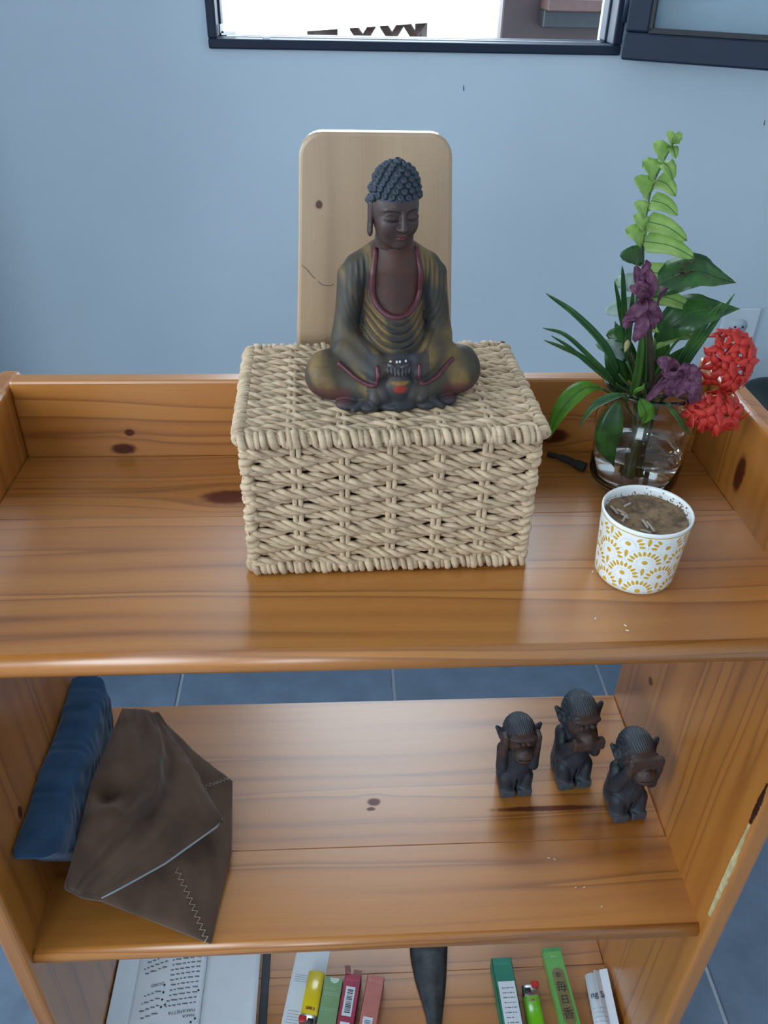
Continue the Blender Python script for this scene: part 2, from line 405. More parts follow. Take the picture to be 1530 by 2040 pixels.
# wall socket, half hidden by the flowers
so = thing('wall_socket', 'pale square wall socket on the painted wall behind the red flowers', 'socket', (.892, YW, -.26))
put('plate', bmme('plate', bevel_box((.850, YW-.008, -.30), (.935, YW, -.212), .003, 2), plain('socket_plastic', (.56, .64, .70), .4, .02)), so)
put('socket_well', mk('socket_well', *tube([(.892, YW-.009, -.256), (.892, YW-.0075, -.256)], .02, 20), plain('socket_well', (.42, .5, .56), .4, .02)), so)
for dx in (-.009, .009): put('pin_hole', mk('pin_hole', *tube([(.892+dx, YW-.0098, -.256), (.892+dx, YW-.008, -.256)], .0028, 10), M_black), so)
# two little scuffs on the wall
for (px, py) in ((923, 176), (1522, 245)):
    p = at_y(px, py, YW); b = B(); b.tube([p+Vector((0, -.0006, .005)), p+Vector((.001, -.0006, -.004))], [.0007, .0012], 6)
    c = put('scuff_mark', b.mesh('scuff_mark', plain('scuff', (.12, .15, .18), .8)), bpy.data.objects['wall_back'])

# ---------------------------------------------------------------- outside
M_terr = plain('shaded_terrace', (.115, .122, .100), .8, .06, 2.)  # pale ground darkened in its colour, standing in for porch shade
struct(put('ground_outside', B().box((0, YW+T+15, ZF-.3), (60, 30, .1)).mesh('ground_outside', M_terr)))
M_brownout = plain('brown_stained_timber', (.030, .012, .012), .5, .15, 12.)
# white table with crossed brown legs
M_wt = plain('white_table_top', (.86, .86, .84), .5, .02)
tz = -.02
cs = [at_z(452, 66, tz), at_z(1002, 30, tz)]
ex = (cs[1]-cs[0]); L = ex.length; ex.normalize(); ey = Vector((-ex.y, ex.x, 0))
tb = thing('patio_table', 'long white outdoor table with brown lattice underneath seen through the window', 'table', (cs[0]+cs[1])/2 + Vector((0, 1.2, ZF-.25-tz)))
MT = Matrix((ex, ey, Vector((0, 0, 1)))).transposed().to_4x4(); MT.translation = cs[0]
put('table_top', bmme('table_top', bevel_box((-1.2, 0, -.02), (L+.4, 2.6, 0), .004, 2), M_wt, M=MT), tb)
zg = ZF-.25-tz
for u in (L*.46, L*.57, L*.66):
    b = B()
    for s in (-1, 1): b.tube([MT @ Vector((u+s*.11, .12, -.02)), MT @ Vector((u-s*.13, .12, -.24))], .035, 4)
    put('lattice_cross', b.mesh('lattice_cross', M_brownout), tb)
b = B(); b.box((L*.56, .12, -.26), (L*.34, .06, .05), M=MT); put('lattice_rail', b.mesh('lattice_rail', M_brownout), tb)
for u, wd in ((.40, .07), (L*.38, .24), (L*.76, .07)):
    b = B(); b.box((u, .3, (zg-.02)/2), (wd, .07, -zg-.02), M=MT); put('table_leg', b.mesh('table_leg', M_brownout), tb)
# brown timber post with a dark niche
po = at_z(998, 70, -.45)
q0 = at_y(998, 60, 1.9); q1 = at_y(1205, 60, 1.9)
pst = thing('timber_screen', 'reddish brown timber screen with a dark ledge just outside the window', 'screen', (q0.x+.25, 2.0, ZF-.25))
put('panel', bmme('panel', bevel_box((q0.x, 1.9, ZF-.25), (q0.x+.62, 1.96, 1.3), .004, 1), M_brownout), pst)
n0 = at_y(1072, 52, 1.9); n1 = at_y(1195, 20, 1.9)
put('dark_ledge', bmme('dark_ledge', bevel_box((n0.x, 1.84, n0.z), (q0.x+.62, 1.90, n1.z), .003, 1), M_black), pst)
put('rail', bmme('rail', bevel_box((n0.x, 1.80, n1.z), (q0.x+.62, 1.90, n1.z+.03), .003, 1), plain('brown_rail', (.07, .032, .028), .5)), pst)
# ---------------------------------------------------------------- the pine shelf unit
W2 = .36; TP = .022; YF = -.3077; YB = .040; ZM = -.4291; ZB = -.81; HB = .087
unit = thing('shelf_unit', 'open honey coloured pine shelf unit with raised sides and back rail', 'shelf unit', (0, -.135, ZF))
M_top1 = pine('pine_top_front', 'x', 1.3, freq=80.)
M_top2 = pine('pine_top_back', 'x', 5.1, knots=[(-.139, -.082, .030, .0135)], kcol=(.10, .020, .008), freq=120., light=(.44, .166, .028), mid=(.35, .120, .018))
M_back = pine('pine_rail', 'x', 8.7, knots=[(-.2489, .0279, .0055, .0045), (-.258, .0085, .014, .007), (.2, .02, .02, .01)], freq=75.)
M_mid1 = pine('pine_mid_front', 'x', 12.2, freq=85.)
M_mid2 = pine('pine_mid_back', 'x', 15.9, knots=[(.008, -.128-.4291, .009, .006), (.004, -.138-.4291, .006, .003), (.225, -.145-.4291, .076, .0042)], freq=70., kcol=(.12, .032, .014))
M_bot = pine('pine_bottom', 'x', 21.4, freq=60., light=(.47, .19, .048), mid=(.40, .15, .034), knots=[(.02, -.05-.81, .012, .006)])
M_pr = pine('pine_right_side', 'z', 31.2, knots=[(.0353, -.1049+.216, .022, .010)], freq=70.)
M_pl = pine('pine_left_side', 'z', 37.9, knots=[(-.283, -.233-.216, .010, .005)], freq=75.)
def plank(name, lo, hi, m, r=.0012, seg=1, par=unit): return put(name, bmme(name, bevel_box(lo, hi, r, seg), m, smooth=False), par)
def nosed(name, lo, hi, m, r=.010):
    """plank whose front edges are rounded over"""
    prof = []
    y0, z0, z1 = lo[1], lo[2], hi[2]; r = min(r, (z1-z0)*.49)
    for k in range(7): a = PI/2*k/6; prof.append((y0+r-r*math.sin(a), z1-r+r*math.cos(a)))
    for k in range(7): a = PI/2*k/6; prof.append((y0+r-r*math.cos(a), z0+r-r*math.sin(a)))
    prof = [(hi[1], z1)] + prof + [(hi[1], z0)]
    n = len(prof); V = [(lo[0], *p) for p in prof] + [(hi[0], *p) for p in prof]
    F = [(i, (i+1) % n, n+(i+1) % n, n+i) for i in range(n)] + [tuple(range(n-1, -1, -1)), tuple(range(n, 2*n))]
    me = mk(name, V, F, m, False)
    for i, p in enumerate(me.polygons):
        if 1 <= i <= 13: p.use_smooth = True
    return put(name, me, unit)
js = -.1165     # glue joint of the top board, where two planks meet
nosed('top_plank', (-W2, YF, -.021), (W2, js-.0002, 0), M_top1)
plank('top_plank', (-W2, js+.0002, -.021), (W2, 0.0, -.0003), M_top2)
plank('back_rail', (-W2, 0, -.021), (W2, .019, HB), M_back, .003, 2)
nosed('middle_plank', (-W2, -.3036, ZM-.021), (W2, -.19, ZM), M_mid1, .008)
plank('middle_plank', (-W2, -.1896, ZM-.021), (W2, YB, ZM-.0002), M_mid2, .0012)
nosed('bottom_plank', (-W2, -.3036, ZB-.021), (W2, -.15, ZB), M_bot, .008)
plank('bottom_plank', (-W2, -.1496, ZB-.021), (W2, YB, ZB-.0002), M_bot)
plank('plinth_board', (-W2, -.27, ZF), (W2, -.25, ZB-.021), M_mid1)
for s, m in ((-1, M_pl), (1, M_pr)):
    lo = (W2, -.312, ZF) if s > 0 else (-W2-TP, -.312, ZF); hi = (W2+TP, .042, .083 if s < 0 else .095) if s > 0 else (-W2, .042, .081)
    put('side_panel', bmme('side_panel', bevel_box(lo, hi, .0055, 3), m), unit)
# screws and plugs in the side panels
M_scr = plain('screw_head', (.22, .13, .06), .35, .2, metal=.6)
def screw(p, s):
    b = B(); b.tube([p, p+Vector((-s*.0012, 0, 0))], .0052, 18); b.tube([p+Vector((-s*.0005, 0, 0)), p+Vector((-s*.0016, 0, 0))], .0022, 6)
    put('screw', b.mesh('screw', M_scr), unit)
screw(Vector((W2, -.0517, -.3063)), 1)
# bare strip and dark streak along the front edge of the right side
M_bare = plain('bare_wood', (.60, .50, .26), .8, .15, 90.)
M_resin = plain('dark_resin', (.035, .010, .005), .25, .3, 90.)
def strip(name, z0, z1, wd, m, x=W2-.0006, y=-.3065):
    V = []; F = []; n = 26
    for i in range(n):
        t = i/(n-1); z = z0+(z1-z0)*t; h = wd*(.35+.65*math.sin(PI*min(1, t*1.1+.05))**.6)*(.8+.4*random.random())
        for k, (dx, dy) in enumerate(((-.0004, .0), (-.0004, h), (.004, h), (.004, 0))): V.append((x+dx, y+dy-h*.5, z))
    for i in range(n-1):
        for k in range(4): a = i*4+k; b = i*4+(k+1) % 4; F.append((a, b, b+4, a+4))
    F += [(3, 2, 1, 0), tuple((n-1)*4+k for k in range(4))]
    put(name, mk(name, V, F, m, False), unit)
strip('bare_wood_strip', -.395, -.236, .0062, M_bare)
strip('resin_streak', -.234, -.175, .0050, M_resin)
# ---------------------------------------------------------------- woven basket with lid
BC = Vector((.0105, -.119, 0)); BR = math.radians(1.6)
MB = Matrix.Translation(BC) @ Matrix.Rotation(BR, 4, 'Z')
def strawmat():
    m, nt, b = _mat('paper_cord'); tc = nd(nt, 'ShaderNodeTexCoord')
    n1 = nd(nt, 'ShaderNodeTexNoise', {'Vector': tc.outputs['Object'], 'Scale': 90., 'Detail': 3.})
    mp = nd(nt, 'ShaderNodeMapping', {'Vector': tc.outputs['Object'], 'Scale': (120., 300., 900.)})
    n2 = nd(nt, 'ShaderNodeTexNoise', {'Vector': mp.outputs[0], 'Scale': 1., 'Detail': 2.})
    c = mix(nt, mrange(nt, n1.outputs[0], .35, .7), (.62, .465, .305), (.47, .335, .215))
    c = mix(nt, mth(nt, 'MULTIPLY', mrange(nt, n2.outputs[0], .5, .75), .35), c, (.26, .18, .115))
    nt.links.new(c, b.inputs['Base Color']); b.inputs['Roughness'].default_value = .72; b.inputs['Specular IOR Level'].default_value = .25
    bp = nd(nt, 'ShaderNodeBump', {'Height': n2.outputs[0], 'Strength': .5, 'Distance': .0006}); nt.links.new(bp.outputs[0], b.inputs['Normal'])
    return m
M_straw = strawmat()
M_gap = plain('basket_shadow_core', (.06, .042, .028), .9, .2)  # dark core; shade in the gaps of the weave is put into its colour

def plies(path, out, rad, n_ply=3, pitch=.026, side=6, ph=0., lift=None, cap=True):
    """twisted cord: path (N,3), out (N,3) outward unit, rad (N,)"""
    P = np.asarray(path, float); O = np.asarray(out, float); N = len(P)
    T = np.gradient(P, axis=0); T /= np.linalg.norm(T, axis=1)[:, None]+1e-12
    S = np.cross(T, O); S /= np.linalg.norm(S, axis=1)[:, None]+1e-12
    s = np.concatenate([[0], np.cumsum(np.linalg.norm(np.diff(P, axis=0), axis=1))])
    V = []; F = []; off = 0; k = np.arange(side); ca, sa = np.cos(2*PI*k/side), np.sin(2*PI*k/side)
    for j in range(n_ply):
        a = 2*PI*s/pitch + 2*PI*j/n_ply + ph
        c = P + (O*np.cos(a)[:, None] + S*np.sin(a)[:, None]*1.12)*(rad*.52)[:, None]
        rr = rad*(.60+.05*np.sin(a*1.7+j*2+ph))
        ring = c[:, None, :] + (O[:, None, :]*ca[None, :, None] + S[:, None, :]*sa[None, :, None])*rr[:, None, None]
        V.append(ring.reshape(-1, 3))
        i = np.arange(N-1)[:, None]*side; kk = k[None, :]
        F.append(np.stack([i+kk, i+(kk+1) % side, i+side+(kk+1) % side, i+side+kk], -1).reshape(-1, 4)+off)
        off += N*side
    return np.concatenate(V), np.concatenate(F)

def xf(V, M):
    A = np.array(M)[:3, :3]; t = np.array(M)[:3, 3]; return V@A.T + t

BW, BD, BH = .232, .160, .128
bk = thing('woven_basket', 'beige woven paper-cord storage basket with lid under the seated statue', 'basket', BC)
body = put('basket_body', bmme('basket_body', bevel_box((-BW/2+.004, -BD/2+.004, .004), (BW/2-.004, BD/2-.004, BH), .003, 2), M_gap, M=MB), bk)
NXI, NYI = 6, 4
def loop(step=.0017, w=BW, dp=BD, cr=.008):
    """rounded rectangle; returns points, outward, stake phase"""
    pts = []; out = []; ph = []
    a, b = w/2, dp/2
    segs = [((-a, -b), (a, -b), NXI), ((a, -b), (a, b), NYI), ((a, b), (-a, b), NXI), ((-a, b), (-a, -b), NYI)]
    base = 0
    for (p, q, ni) in segs:
        p = np.array(p); q = np.array(q); L = np.linalg.norm(q-p); d = (q-p)/L; o = np.array((d[1], -d[0]))
        n = int(L/step)
        for i in range(n):
            t = i/n; x = p+d*L*t
            # soften the corners
            e = min(t, 1-t)*L
            k = max(0, 1-e/cr)
            oo = o.copy()
            prev = -d if t < .5 else d
            oo = o + prev*k*.9; oo /= np.linalg.norm(oo)
            x = x - (o+prev)*k*k*cr*.28
            pts.append((x[0], x[1])); out.append(oo); ph.append(base+ni*t)
        base += ni
    pts.append(pts[0]); out.append(out[0]); ph.append(base)
    return np.array(pts), np.array(out), np.array(ph)
LP, LO_, LPH = loop()
ROWS = 15; z0r, z1r = .0125, .1215; AMP = .0030
rng = np.random.RandomState(3)
for r in range(ROWS):
    z = z0r+(z1r-z0r)*r/(ROWS-1)
    c = np.cos(PI*(LPH+r))
    wob = np.interp(LPH, np.arange(0, 21), rng.normal(0, .0005, 21))
    P = np.stack([LP[:, 0]+LO_[:, 0]*AMP*c, LP[:, 1]+LO_[:, 1]*AMP*c, z+wob + .0006*np.sin(LPH*5+r)], 1)
    O = np.stack([LO_[:, 0], LO_[:, 1], 0*c], 1)
    rad = .00415*(1+.12*c) * np.interp(LPH, np.arange(0, 20.5, .5), 1+rng.normal(0, .05, 41))
    V, F = plies(P, O, rad, 3, .036+rng.normal(0, .003), 6, rng.rand()*6)
    put('woven_strand', mk('woven_strand', xf(V, MB), F, M_straw), body)
def stake(x, y, ox, oy, zt=.128):
    V = []; F = []; n = 0; zz = np.linspace(.006, zt, 60)
    tx, ty = -oy, ox
    for s in (-1, 1):
        P = np.stack([x+ox*.0022+tx*s*.0024+0*zz, y+oy*.0022+ty*s*.0024+0*zz, zz], 1)
        v, f = tube(P.tolist(), .0024, 6); V += [tuple(q) for q in v]; F += [tuple(i+n for i in g) for g in f]; n = len(V)
    put('stake', mk('stake', xf(np.array(V), MB), F, M_straw), body)
for i in range(1, NXI):
    x = -BW/2+BW*i/NXI; stake(x, -BD/2, 0, -1); stake(x, BD/2, 0, 1)
for i in range(1, NYI):
    y = -BD/2+BD*i/NYI; stake(-BW/2, y, -1, 0); stake(BW/2, y, 1, 0)
def coil(path, rad, pitch, tr, jit=.12, side=6):
    """cord wound round a rod that follows path"""
    P = [Vector(p) for p in path]; V = []; s = 0; pts = []; rr = []
    for a, b in zip(P[:-1], P[1:]):
        d = b-a; L = d.length; t = d.normalized(); u = Vector((0, 0, 1)) if abs(t.z) < .9 else Vector((0, -1, 0)); u = (u-t*u.dot(t)).normalized(); v = t.cross(u)
        n = max(4, int(L/pitch*12))
        for i in range(n):
            ss = L*i/n; ph = 2*PI*(s+ss)/pitch; k = 1+jit*math.sin(ph*.37+2)*math.sin(ph*.11)
            pts.append(a+t*(ss+pitch*.25*math.sin(ph*.23)) + (u*math.cos(ph)+v*math.sin(ph))*rad*k); rr.append(tr*(1+.2*math.sin(ph*.31)))
        s += L
    return tube(pts, rr, side)
def rect(w, d, z, e=.0): return [(-w/2, -d/2, z), (w/2, -d/2, z), (w/2, d/2, z), (-w/2, d/2, z), (-w/2, -d/2, z)]
def addcoil(name, path, par, rad=.0042, pitch=.0058, tr=.0029):
    V, F = coil(path, rad, pitch, tr)
    b = B(); b.add(V, F); b.tube(path, rad*.9, 8)
    put(name, mk(name, xf(np.array([tuple(v) for v in b.V]), MB), b.F, M_straw), par)
addcoil('bottom_rim', rect(BW+.003, BD+.003, .0072), body)
for sx in (-1, 1):
    for sy in (-1, 1): addcoil('corner_post', [(sx*(BW/2+.0005), sy*(BD/2+.0005), .012), (sx*(BW/2+.0005), sy*(BD/2+.0005), .124)], body, .0034, .0072, .0030)
# lid
LW, LD, LZ_ = .240, .170, .1345
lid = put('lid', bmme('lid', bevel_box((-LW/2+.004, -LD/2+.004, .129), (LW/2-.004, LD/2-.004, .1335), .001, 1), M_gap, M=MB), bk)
addcoil('lid_rim', rect(LW, LD, LZ_), lid, .0048, .0062, .0030)
NR = 22
xs = np.arange(-LW/2+.004, LW/2-.004, .0017)
for r in range(NR):
    y = -LD/2+.006+(LD-.012)*r/(NR-1); ph = (xs+LW/2)/LW*NXI
    c = np.cos(PI*(ph+r)); wob = np.interp(ph, np.arange(0, 7), rng.normal(0, .0005, 7))
    P = np.stack([xs, y+wob, .1368+.0016*c], 1); O = np.tile(np.array([[0, 0, 1.]]), (len(xs), 1))
    V, F = plies(P, O, .0041*(1+.1*c)*np.interp(ph, np.arange(0, 6.5, .5), 1+rng.normal(0, .05, 13)), 3, .036+rng.normal(0, .003), 6, rng.rand()*6)
    put('woven_strand', mk('woven_strand', xf(V, MB), F, M_straw), lid)
for i in range(1, NXI):
    x = -LW/2+LW*i/NXI; b = B()
    for s in (-1, 1): b.tube([(x+s*.0024, -LD/2-.005, .130), (x+s*.0024, -LD/2-.0052, .1345), (x+s*.0024, -LD/2+.002, .1385), (x+s*.0024, LD/2-.002, .1385)], .0022, 6)
    put('stake', mk('stake', xf(np.array([tuple(v) for v in b.V]), MB), b.F, M_straw), lid)
LIDZ = .1408

# ---------------------------------------------------------------- wooden board standing behind the basket
def boardmat():
    return pine('pale_board_wood', 'zx', 44.2, knots=[(.262, -.045, .004, .0035)], light=(.44, .295, .175), mid=(.37, .24, .14), dark=(.24, .145, .085), freq=48., rough=.5, kcol=(.10, .05, .03))
def board():
    w0, w1, h, r, t = .0735, .067, .3215, .021, .015
    out = []
    def corner(cx, cz, a0, rr=r):
        for k in range(9):
            a = a0+PI/2*k/8; out.append((cx+rr*math.cos(a), cz+rr*math.sin(a)))
    corner(w1-r, h-r, 0); corner(-w1+r, h-r, PI/2)
    out.append((-w1-.003, h*.72)); out.append((-w0-.001, h*.45)); corner(-w0+.006, .006, PI, .006); corner(w0-.006, .006, 1.5*PI, .006)
    out.append((w0+.002, h*.45)); out.append((w1+.004, h*.72))
    bm = bmesh.new(); vs = [bm.verts.new((x, 0, z)) for x, z in out]; f = bm.faces.new(vs)
    e = bmesh.ops.extrude_face_region(bm, geom=[f]); bmesh.ops.translate(bm, verts=[v for v in e['geom'] if isinstance(v, bmesh.types.BMVert)], vec=(0, t, 0))
    bmesh.ops.recalc_face_normals(bm, faces=bm.faces)
    ed = [g for g in bm.edges if abs(g.verts[0].co.y-g.verts[1].co.y) < 1e-5]
    bmesh.ops.bevel(bm, geom=ed, offset=.0035, segments=3, profile=.5, affect='EDGES')
    bmesh.ops.rotate(bm, verts=bm.verts, matrix=Matrix.Rotation(math.radians(-2.2), 3, 'X'))
    bmesh.ops.translate(bm, verts=bm.verts, vec=(.0052, -.0185, .0006))
    return bmme('wooden_board', bm, boardmat())
bd = thing('wooden_board', 'pale wooden board with rounded top corners standing behind the statue', 'board', (.0052, -.0185, .0006))
bd_ = put('board_panel', board(), bd)
def on_board(x, z): return Vector((x, -.0187+.0384*z, z))
M_crack = plain('crack_dark', (.05, .03, .02), .8)
for pl in ([(-.0625, .2085), (-.0575, .2045), (-.0535, .1990), (-.0500, .1960)], [(-.048, .1935), (-.043, .1900), (-.036, .1895), (-.033, .1915)]):
    tv, tf = tube(bez([on_board(*q) for q in pl], 12), .00022, 5); put('crack', mk('crack', tv, tf, M_crack), bd_)
# ---------------------------------------------------------------- seated statue (sculpted in centimetres)
ST = Matrix.Translation((.0150, -.1300, LIDZ)) @ Matrix.Rotation(math.radians(5), 4, 'Z') @ Matrix.Scale(.01, 4)
st = thing('seated_statue', 'painted wooden meditating figure with curled hair sitting cross-legged on the basket lid', 'statue', (.0150, -.1330, LIDZ))
M_st = painted('aged_paint', .52, (.036, .034, .036), .40, 60., spec=.28)
def warp(V):
    V = np.array(V, float); V[:, 2] += 1.05*np.clip((V[:, 2]-3.5)/2.2, 0, 1); return V
def ucurve(P):
    """signed distance in the front view to the U shaped neckline (negative inside)"""
    x, z = np.abs(P[:, 0]-.1), P[:, 2]; zc = 7.9; r = 1.9
    d = np.where(z > zc, x-r, np.sqrt(x**2+((z-zc)*1.0)**2)-r)
    return d
def body_sdf(P):
    A = P.copy(); A[:, 0] = np.abs(A[:, 0])           # mirrored limbs
    t = cap(P, (0, .9, 2.6), (0, .75, 9.2), 2.85, 2.45, .92)
    t = smin(t, ell(P, (0, -.1, 4.6), (2.6, 2.5, 2.1)), .7)
    t = smin(t, cap(A, (0, .8, 9.9), (2.6, .8, 9.1), 1.4, 1.35), 1.1)
    # front drape folds following the neckline
    u = ucurve(P); fr = sstep(.2, -1.0, P[:, 1])*sstep(.15, .5, u)*sstep(2.9, 2.2, u)*sstep(3.5, 4.3, P[:, 2])
    t = t + .125*fr*np.sin(2*PI*u/.42)
    # bare chest sunk inside the neckline
    t = t + .22*sstep(.1, -.25, u)*sstep(.3, -.6, P[:, 1])*sstep(12., 10.8, P[:, 2])
    arm = cap(A, (3.05, .75, 8.55), (3.85, .15, 4.3), 1.38, 1.08)
    fore = cap(A, (3.85, .1, 4.2), (1.5, -2.9, 3.45), 1.10, .72)
    arm = smin(arm, fore, .5)
    fold = .06*np.sin(A[:, 0]*3.2 + A[:, 2]*.9)*sstep(4, 6, P[:, 2])
    s = smin(t, arm+fold*1.3, .16)
    # hanging sleeves with an upturned edge
    sl_ = cap(A, (4.0, -.9, 3.7), (1.75, -3.15, 3.0), 1.0, .78)
    s = smin(s, sl_, .18)
    # legs folded, knees out to the sides
    leg = smin(cap(A, (1.5, .6, 2.3), (5.45, -1.1, 2.15), 2.05, 1.82), cap(A, (5.45, -1.2, 1.95), (1.2, -3.3, 1.35), 1.72, 1.15), .7)
    leg = leg + .05*np.sin(A[:, 0]*2.3-P[:, 2]*1.2)*sstep(1.5, 3, A[:, 0])
    for a, b_ in (((4.2, -2.9, 2.3), (3.5, -3.0, 1.8)), ((6.5, -2.4, 1.1), (6.2, -2.6, .8)), ((2.9, -3.1, 2.5), (2.5, -3.3, 1.9))):
        leg = smax(leg, -cap(A, a, b_, .13), .12)
    s = smin(s, leg, .3)
    s = smin(s, ell(P, (0, .3, 1.2), (5.4, 3.1, 1.5)), .7)
    # hands band, bowl and upturned feet
    s = smin(s, cap(A, (0, -3.45, 3.35), (1.35, -3.2, 3.35), .50, .46), .18)
    s = smin(s, ell(P, (0, -2.4, 3.5), (1.7, 1.0, .8)), .3)
    s = smin(s, ell(P, (.05, -3.35, 1.95), (1.35, 1.2, 1.35)), .09)
    s = smin(s, cap(P, (0, -3.1, 1.2), (0, -3.1, .4), 1.2, 1.5), .4)
    s = smin(s, cap(A, (1.95, -3.35, 2.5), (1.85, -4.05, 1.15), .36, .54), .07)
    # scalloped hem at the front
    for cx, cy, rx in ((0, -3.75, 1.6), (2.35, -3.65, 1.0), (4.0, -3.1, 1.05)):
        s = smin(s, ell(A, (cx, cy, .42), (rx, .95, .52)), .10)
    s = smin(s, cap(A, (2.4, -3.5, .95), (3.6, -4.25, .35), .42, .28), .09)
    # neck
    s = smin(s, cap(P, (.05, .25, 10.0), (.25, -.35, 12.3), 1.3, 1.15), .5)
    return smax(s, -P[:, 2], .15)
V, F = surfnet(body_sdf, (-7.6, -5.7, -.3), (7.6, 4.3, 12.4), .095)
def body_col(V):
    n = len(V); x, y, z = V[:, 0], V[:, 1], V[:, 2]; ax = np.abs(x)
    gold = np.array((.190, .118, .042)); olive = np.array((.058, .046, .029)); skin = np.array((.082, .036, .026)); red = np.array((.14, .030, .035)); slate = np.array((.032, .034, .041)); och = np.array((.26, .13, .03))
    c = np.tile(olive, (n, 1))
    def blend(m, k): nonlocal c; c = c*(1-m[:, None]) + k*m[:, None]
    nz = .5+.5*np.sin(x*1.7+z*.6+1)*np.sin(z*1.1-y*.9)
    blend(sstep(.35, .8, nz), gold)
    u = ucurve(V); fr = sstep(.2, -.5, y)
    groove_shade = sstep(.2, -.6, np.sin(2*PI*u/.42))*fr*sstep(.2, .4, u)*sstep(2.7, 2.3, u)*sstep(3.6, 4.2, z)
    gap_shade = sstep(.55, .1, np.abs(ax-(2.62+.03*(9-z))))*sstep(4.6, 5.4, z)*sstep(9.6, 8.4, z)*sstep(.6, -.4, y)
    blend(gap_shade*.8, np.array((.018, .018, .020)))  # shade between arm and torso, put into the colour
    blend(groove_shade*.75, np.array((.02, .022, .026)))  # crease shade along the folds, put into the colour
    blend(fr*sstep(.0, -.12, u)*sstep(4.5, 5.2, z), skin)
    blend(sstep(10.6, 11., z)*sstep(2.0, 1.7, ax), skin)
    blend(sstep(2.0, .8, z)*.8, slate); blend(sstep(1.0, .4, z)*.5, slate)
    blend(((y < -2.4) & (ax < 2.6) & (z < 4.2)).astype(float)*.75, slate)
    blend(sstep(.9, .3, np.abs(z-1.15+.08*(ax-6)))*sstep(3.4, 4.4, ax)*.55, red)
    blend(sstep(.75, .45, np.sqrt(((x-.05)/.9)**2+((z-2.15)/.55)**2))*(y < -3.9), np.array((.28, .03, .02)))
    blend(sstep(.9, .5, np.sqrt(((x-.05)/1.0)**2+((z-2.6)/.22)**2))*(y < -3.6), och)
    blend(sstep(.30, .12, z)*sstep(-4.0, -4.4, y)*.9, och)
    return c
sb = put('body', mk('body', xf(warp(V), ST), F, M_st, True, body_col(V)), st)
# red trims: neckline and the sleeve hems, laid on the surface
def drop_front(x, z, f=body_sdf):
    ys = np.linspace(-5, 3, 400, dtype=np.float32); P = np.stack([np.full(400, x, np.float32), ys, np.full(400, z, np.float32)], 1)
    i = np.argmax(f(P) < 0); return float(ys[i])
M_trim = plain('red_paint', (.115, .022, .032), .42, .25, 300., bump=.3, bscale=900.)
pts = []
for k in range(41):
    t = k/40
    if t < .33: x, z = -1.9, 11.0-(11.0-7.9)*t/.33
    elif t < .67: a = PI+(t-.33)/.34*PI; x, z = 1.9*math.cos(a), 7.9+1.9*math.sin(a)
    else: x, z = 1.9, 7.9+(11.0-7.9)*(t-.67)/.33
    x *= 1-.16*sstep(9.0, 11.0, np.array(z)); x += .1
    pts.append((x, drop_front(x, z)+.02, z))
sp_ = np.array(pts); sp_[1:-1, 1] = (sp_[:-2, 1]+sp_[1:-1, 1]+sp_[2:, 1])/3
tv, tf = tube(sp_.tolist(), .25, 8)
put('neckline_trim', mk('neckline_trim', xf(warp([tuple(v) for v in tv]), ST), tf, M_trim), sb)
for s in (-1, 1):
    path = [(4.7, 3.55), (4.1, 3.2), (3.3, 2.65), (2.6, 2.35), (2.0, 2.25), (1.72, 2.5), (1.66, 3.1), (1.70, 3.7)]
    pts = [(s*x, drop_front(s*x, z)-.0, z) for x, z in path]
    pts = [tuple(p) for p in bez(pts, 28)]
    tv, tf = tube(pts, .19, 7)
    put('sleeve_trim', mk('sleeve_trim', xf(warp([tuple(v) for v in tv]), ST), tf, M_trim), sb)
b = B()
for i in range(-3, 4):
    x = i*.3; b.tube([(x, drop_front(x, 3.62)+.03, 3.62), (x*.9, drop_front(x, 3.2)+.02, 3.2), (x*.85, drop_front(x, 2.98)+.05, 2.98)], [.15, .16, .12], 6)
for s in (-1, 1): b.tube([(s*.12, drop_front(s*.12, 3.75)-.06, 3.55), (s*.85, drop_front(s*.8, 3.8)-.08, 3.72)], [.14, .2], 6)
put('fingers', mk('fingers', xf(warp([tuple(v) for v in b.V]), ST), b.F, plain('statue_skin', (.060, .050, .056), .42, .2, 300.)), sb)

for i, x in enumerate((-.62, -.12, .12, .62)):  # glints on the hands, put in as small white dots
    bmx = bmesh.new(); bmesh.ops.create_icosphere(bmx, subdivisions=2, radius=.10)
    tv = [v.co+Vector((x, drop_front(x, 3.86)-.02, 3.86)) for v in bmx.verts]; tf = [[v.index for v in f.verts] for f in bmx.faces]; bmx.free()
    put('glint_dot', mk('glint_dot', xf(warp([tuple(v) for v in tv]), ST), tf, plain('glint_dot_white', (.7, .7, .68), .35)), sb)

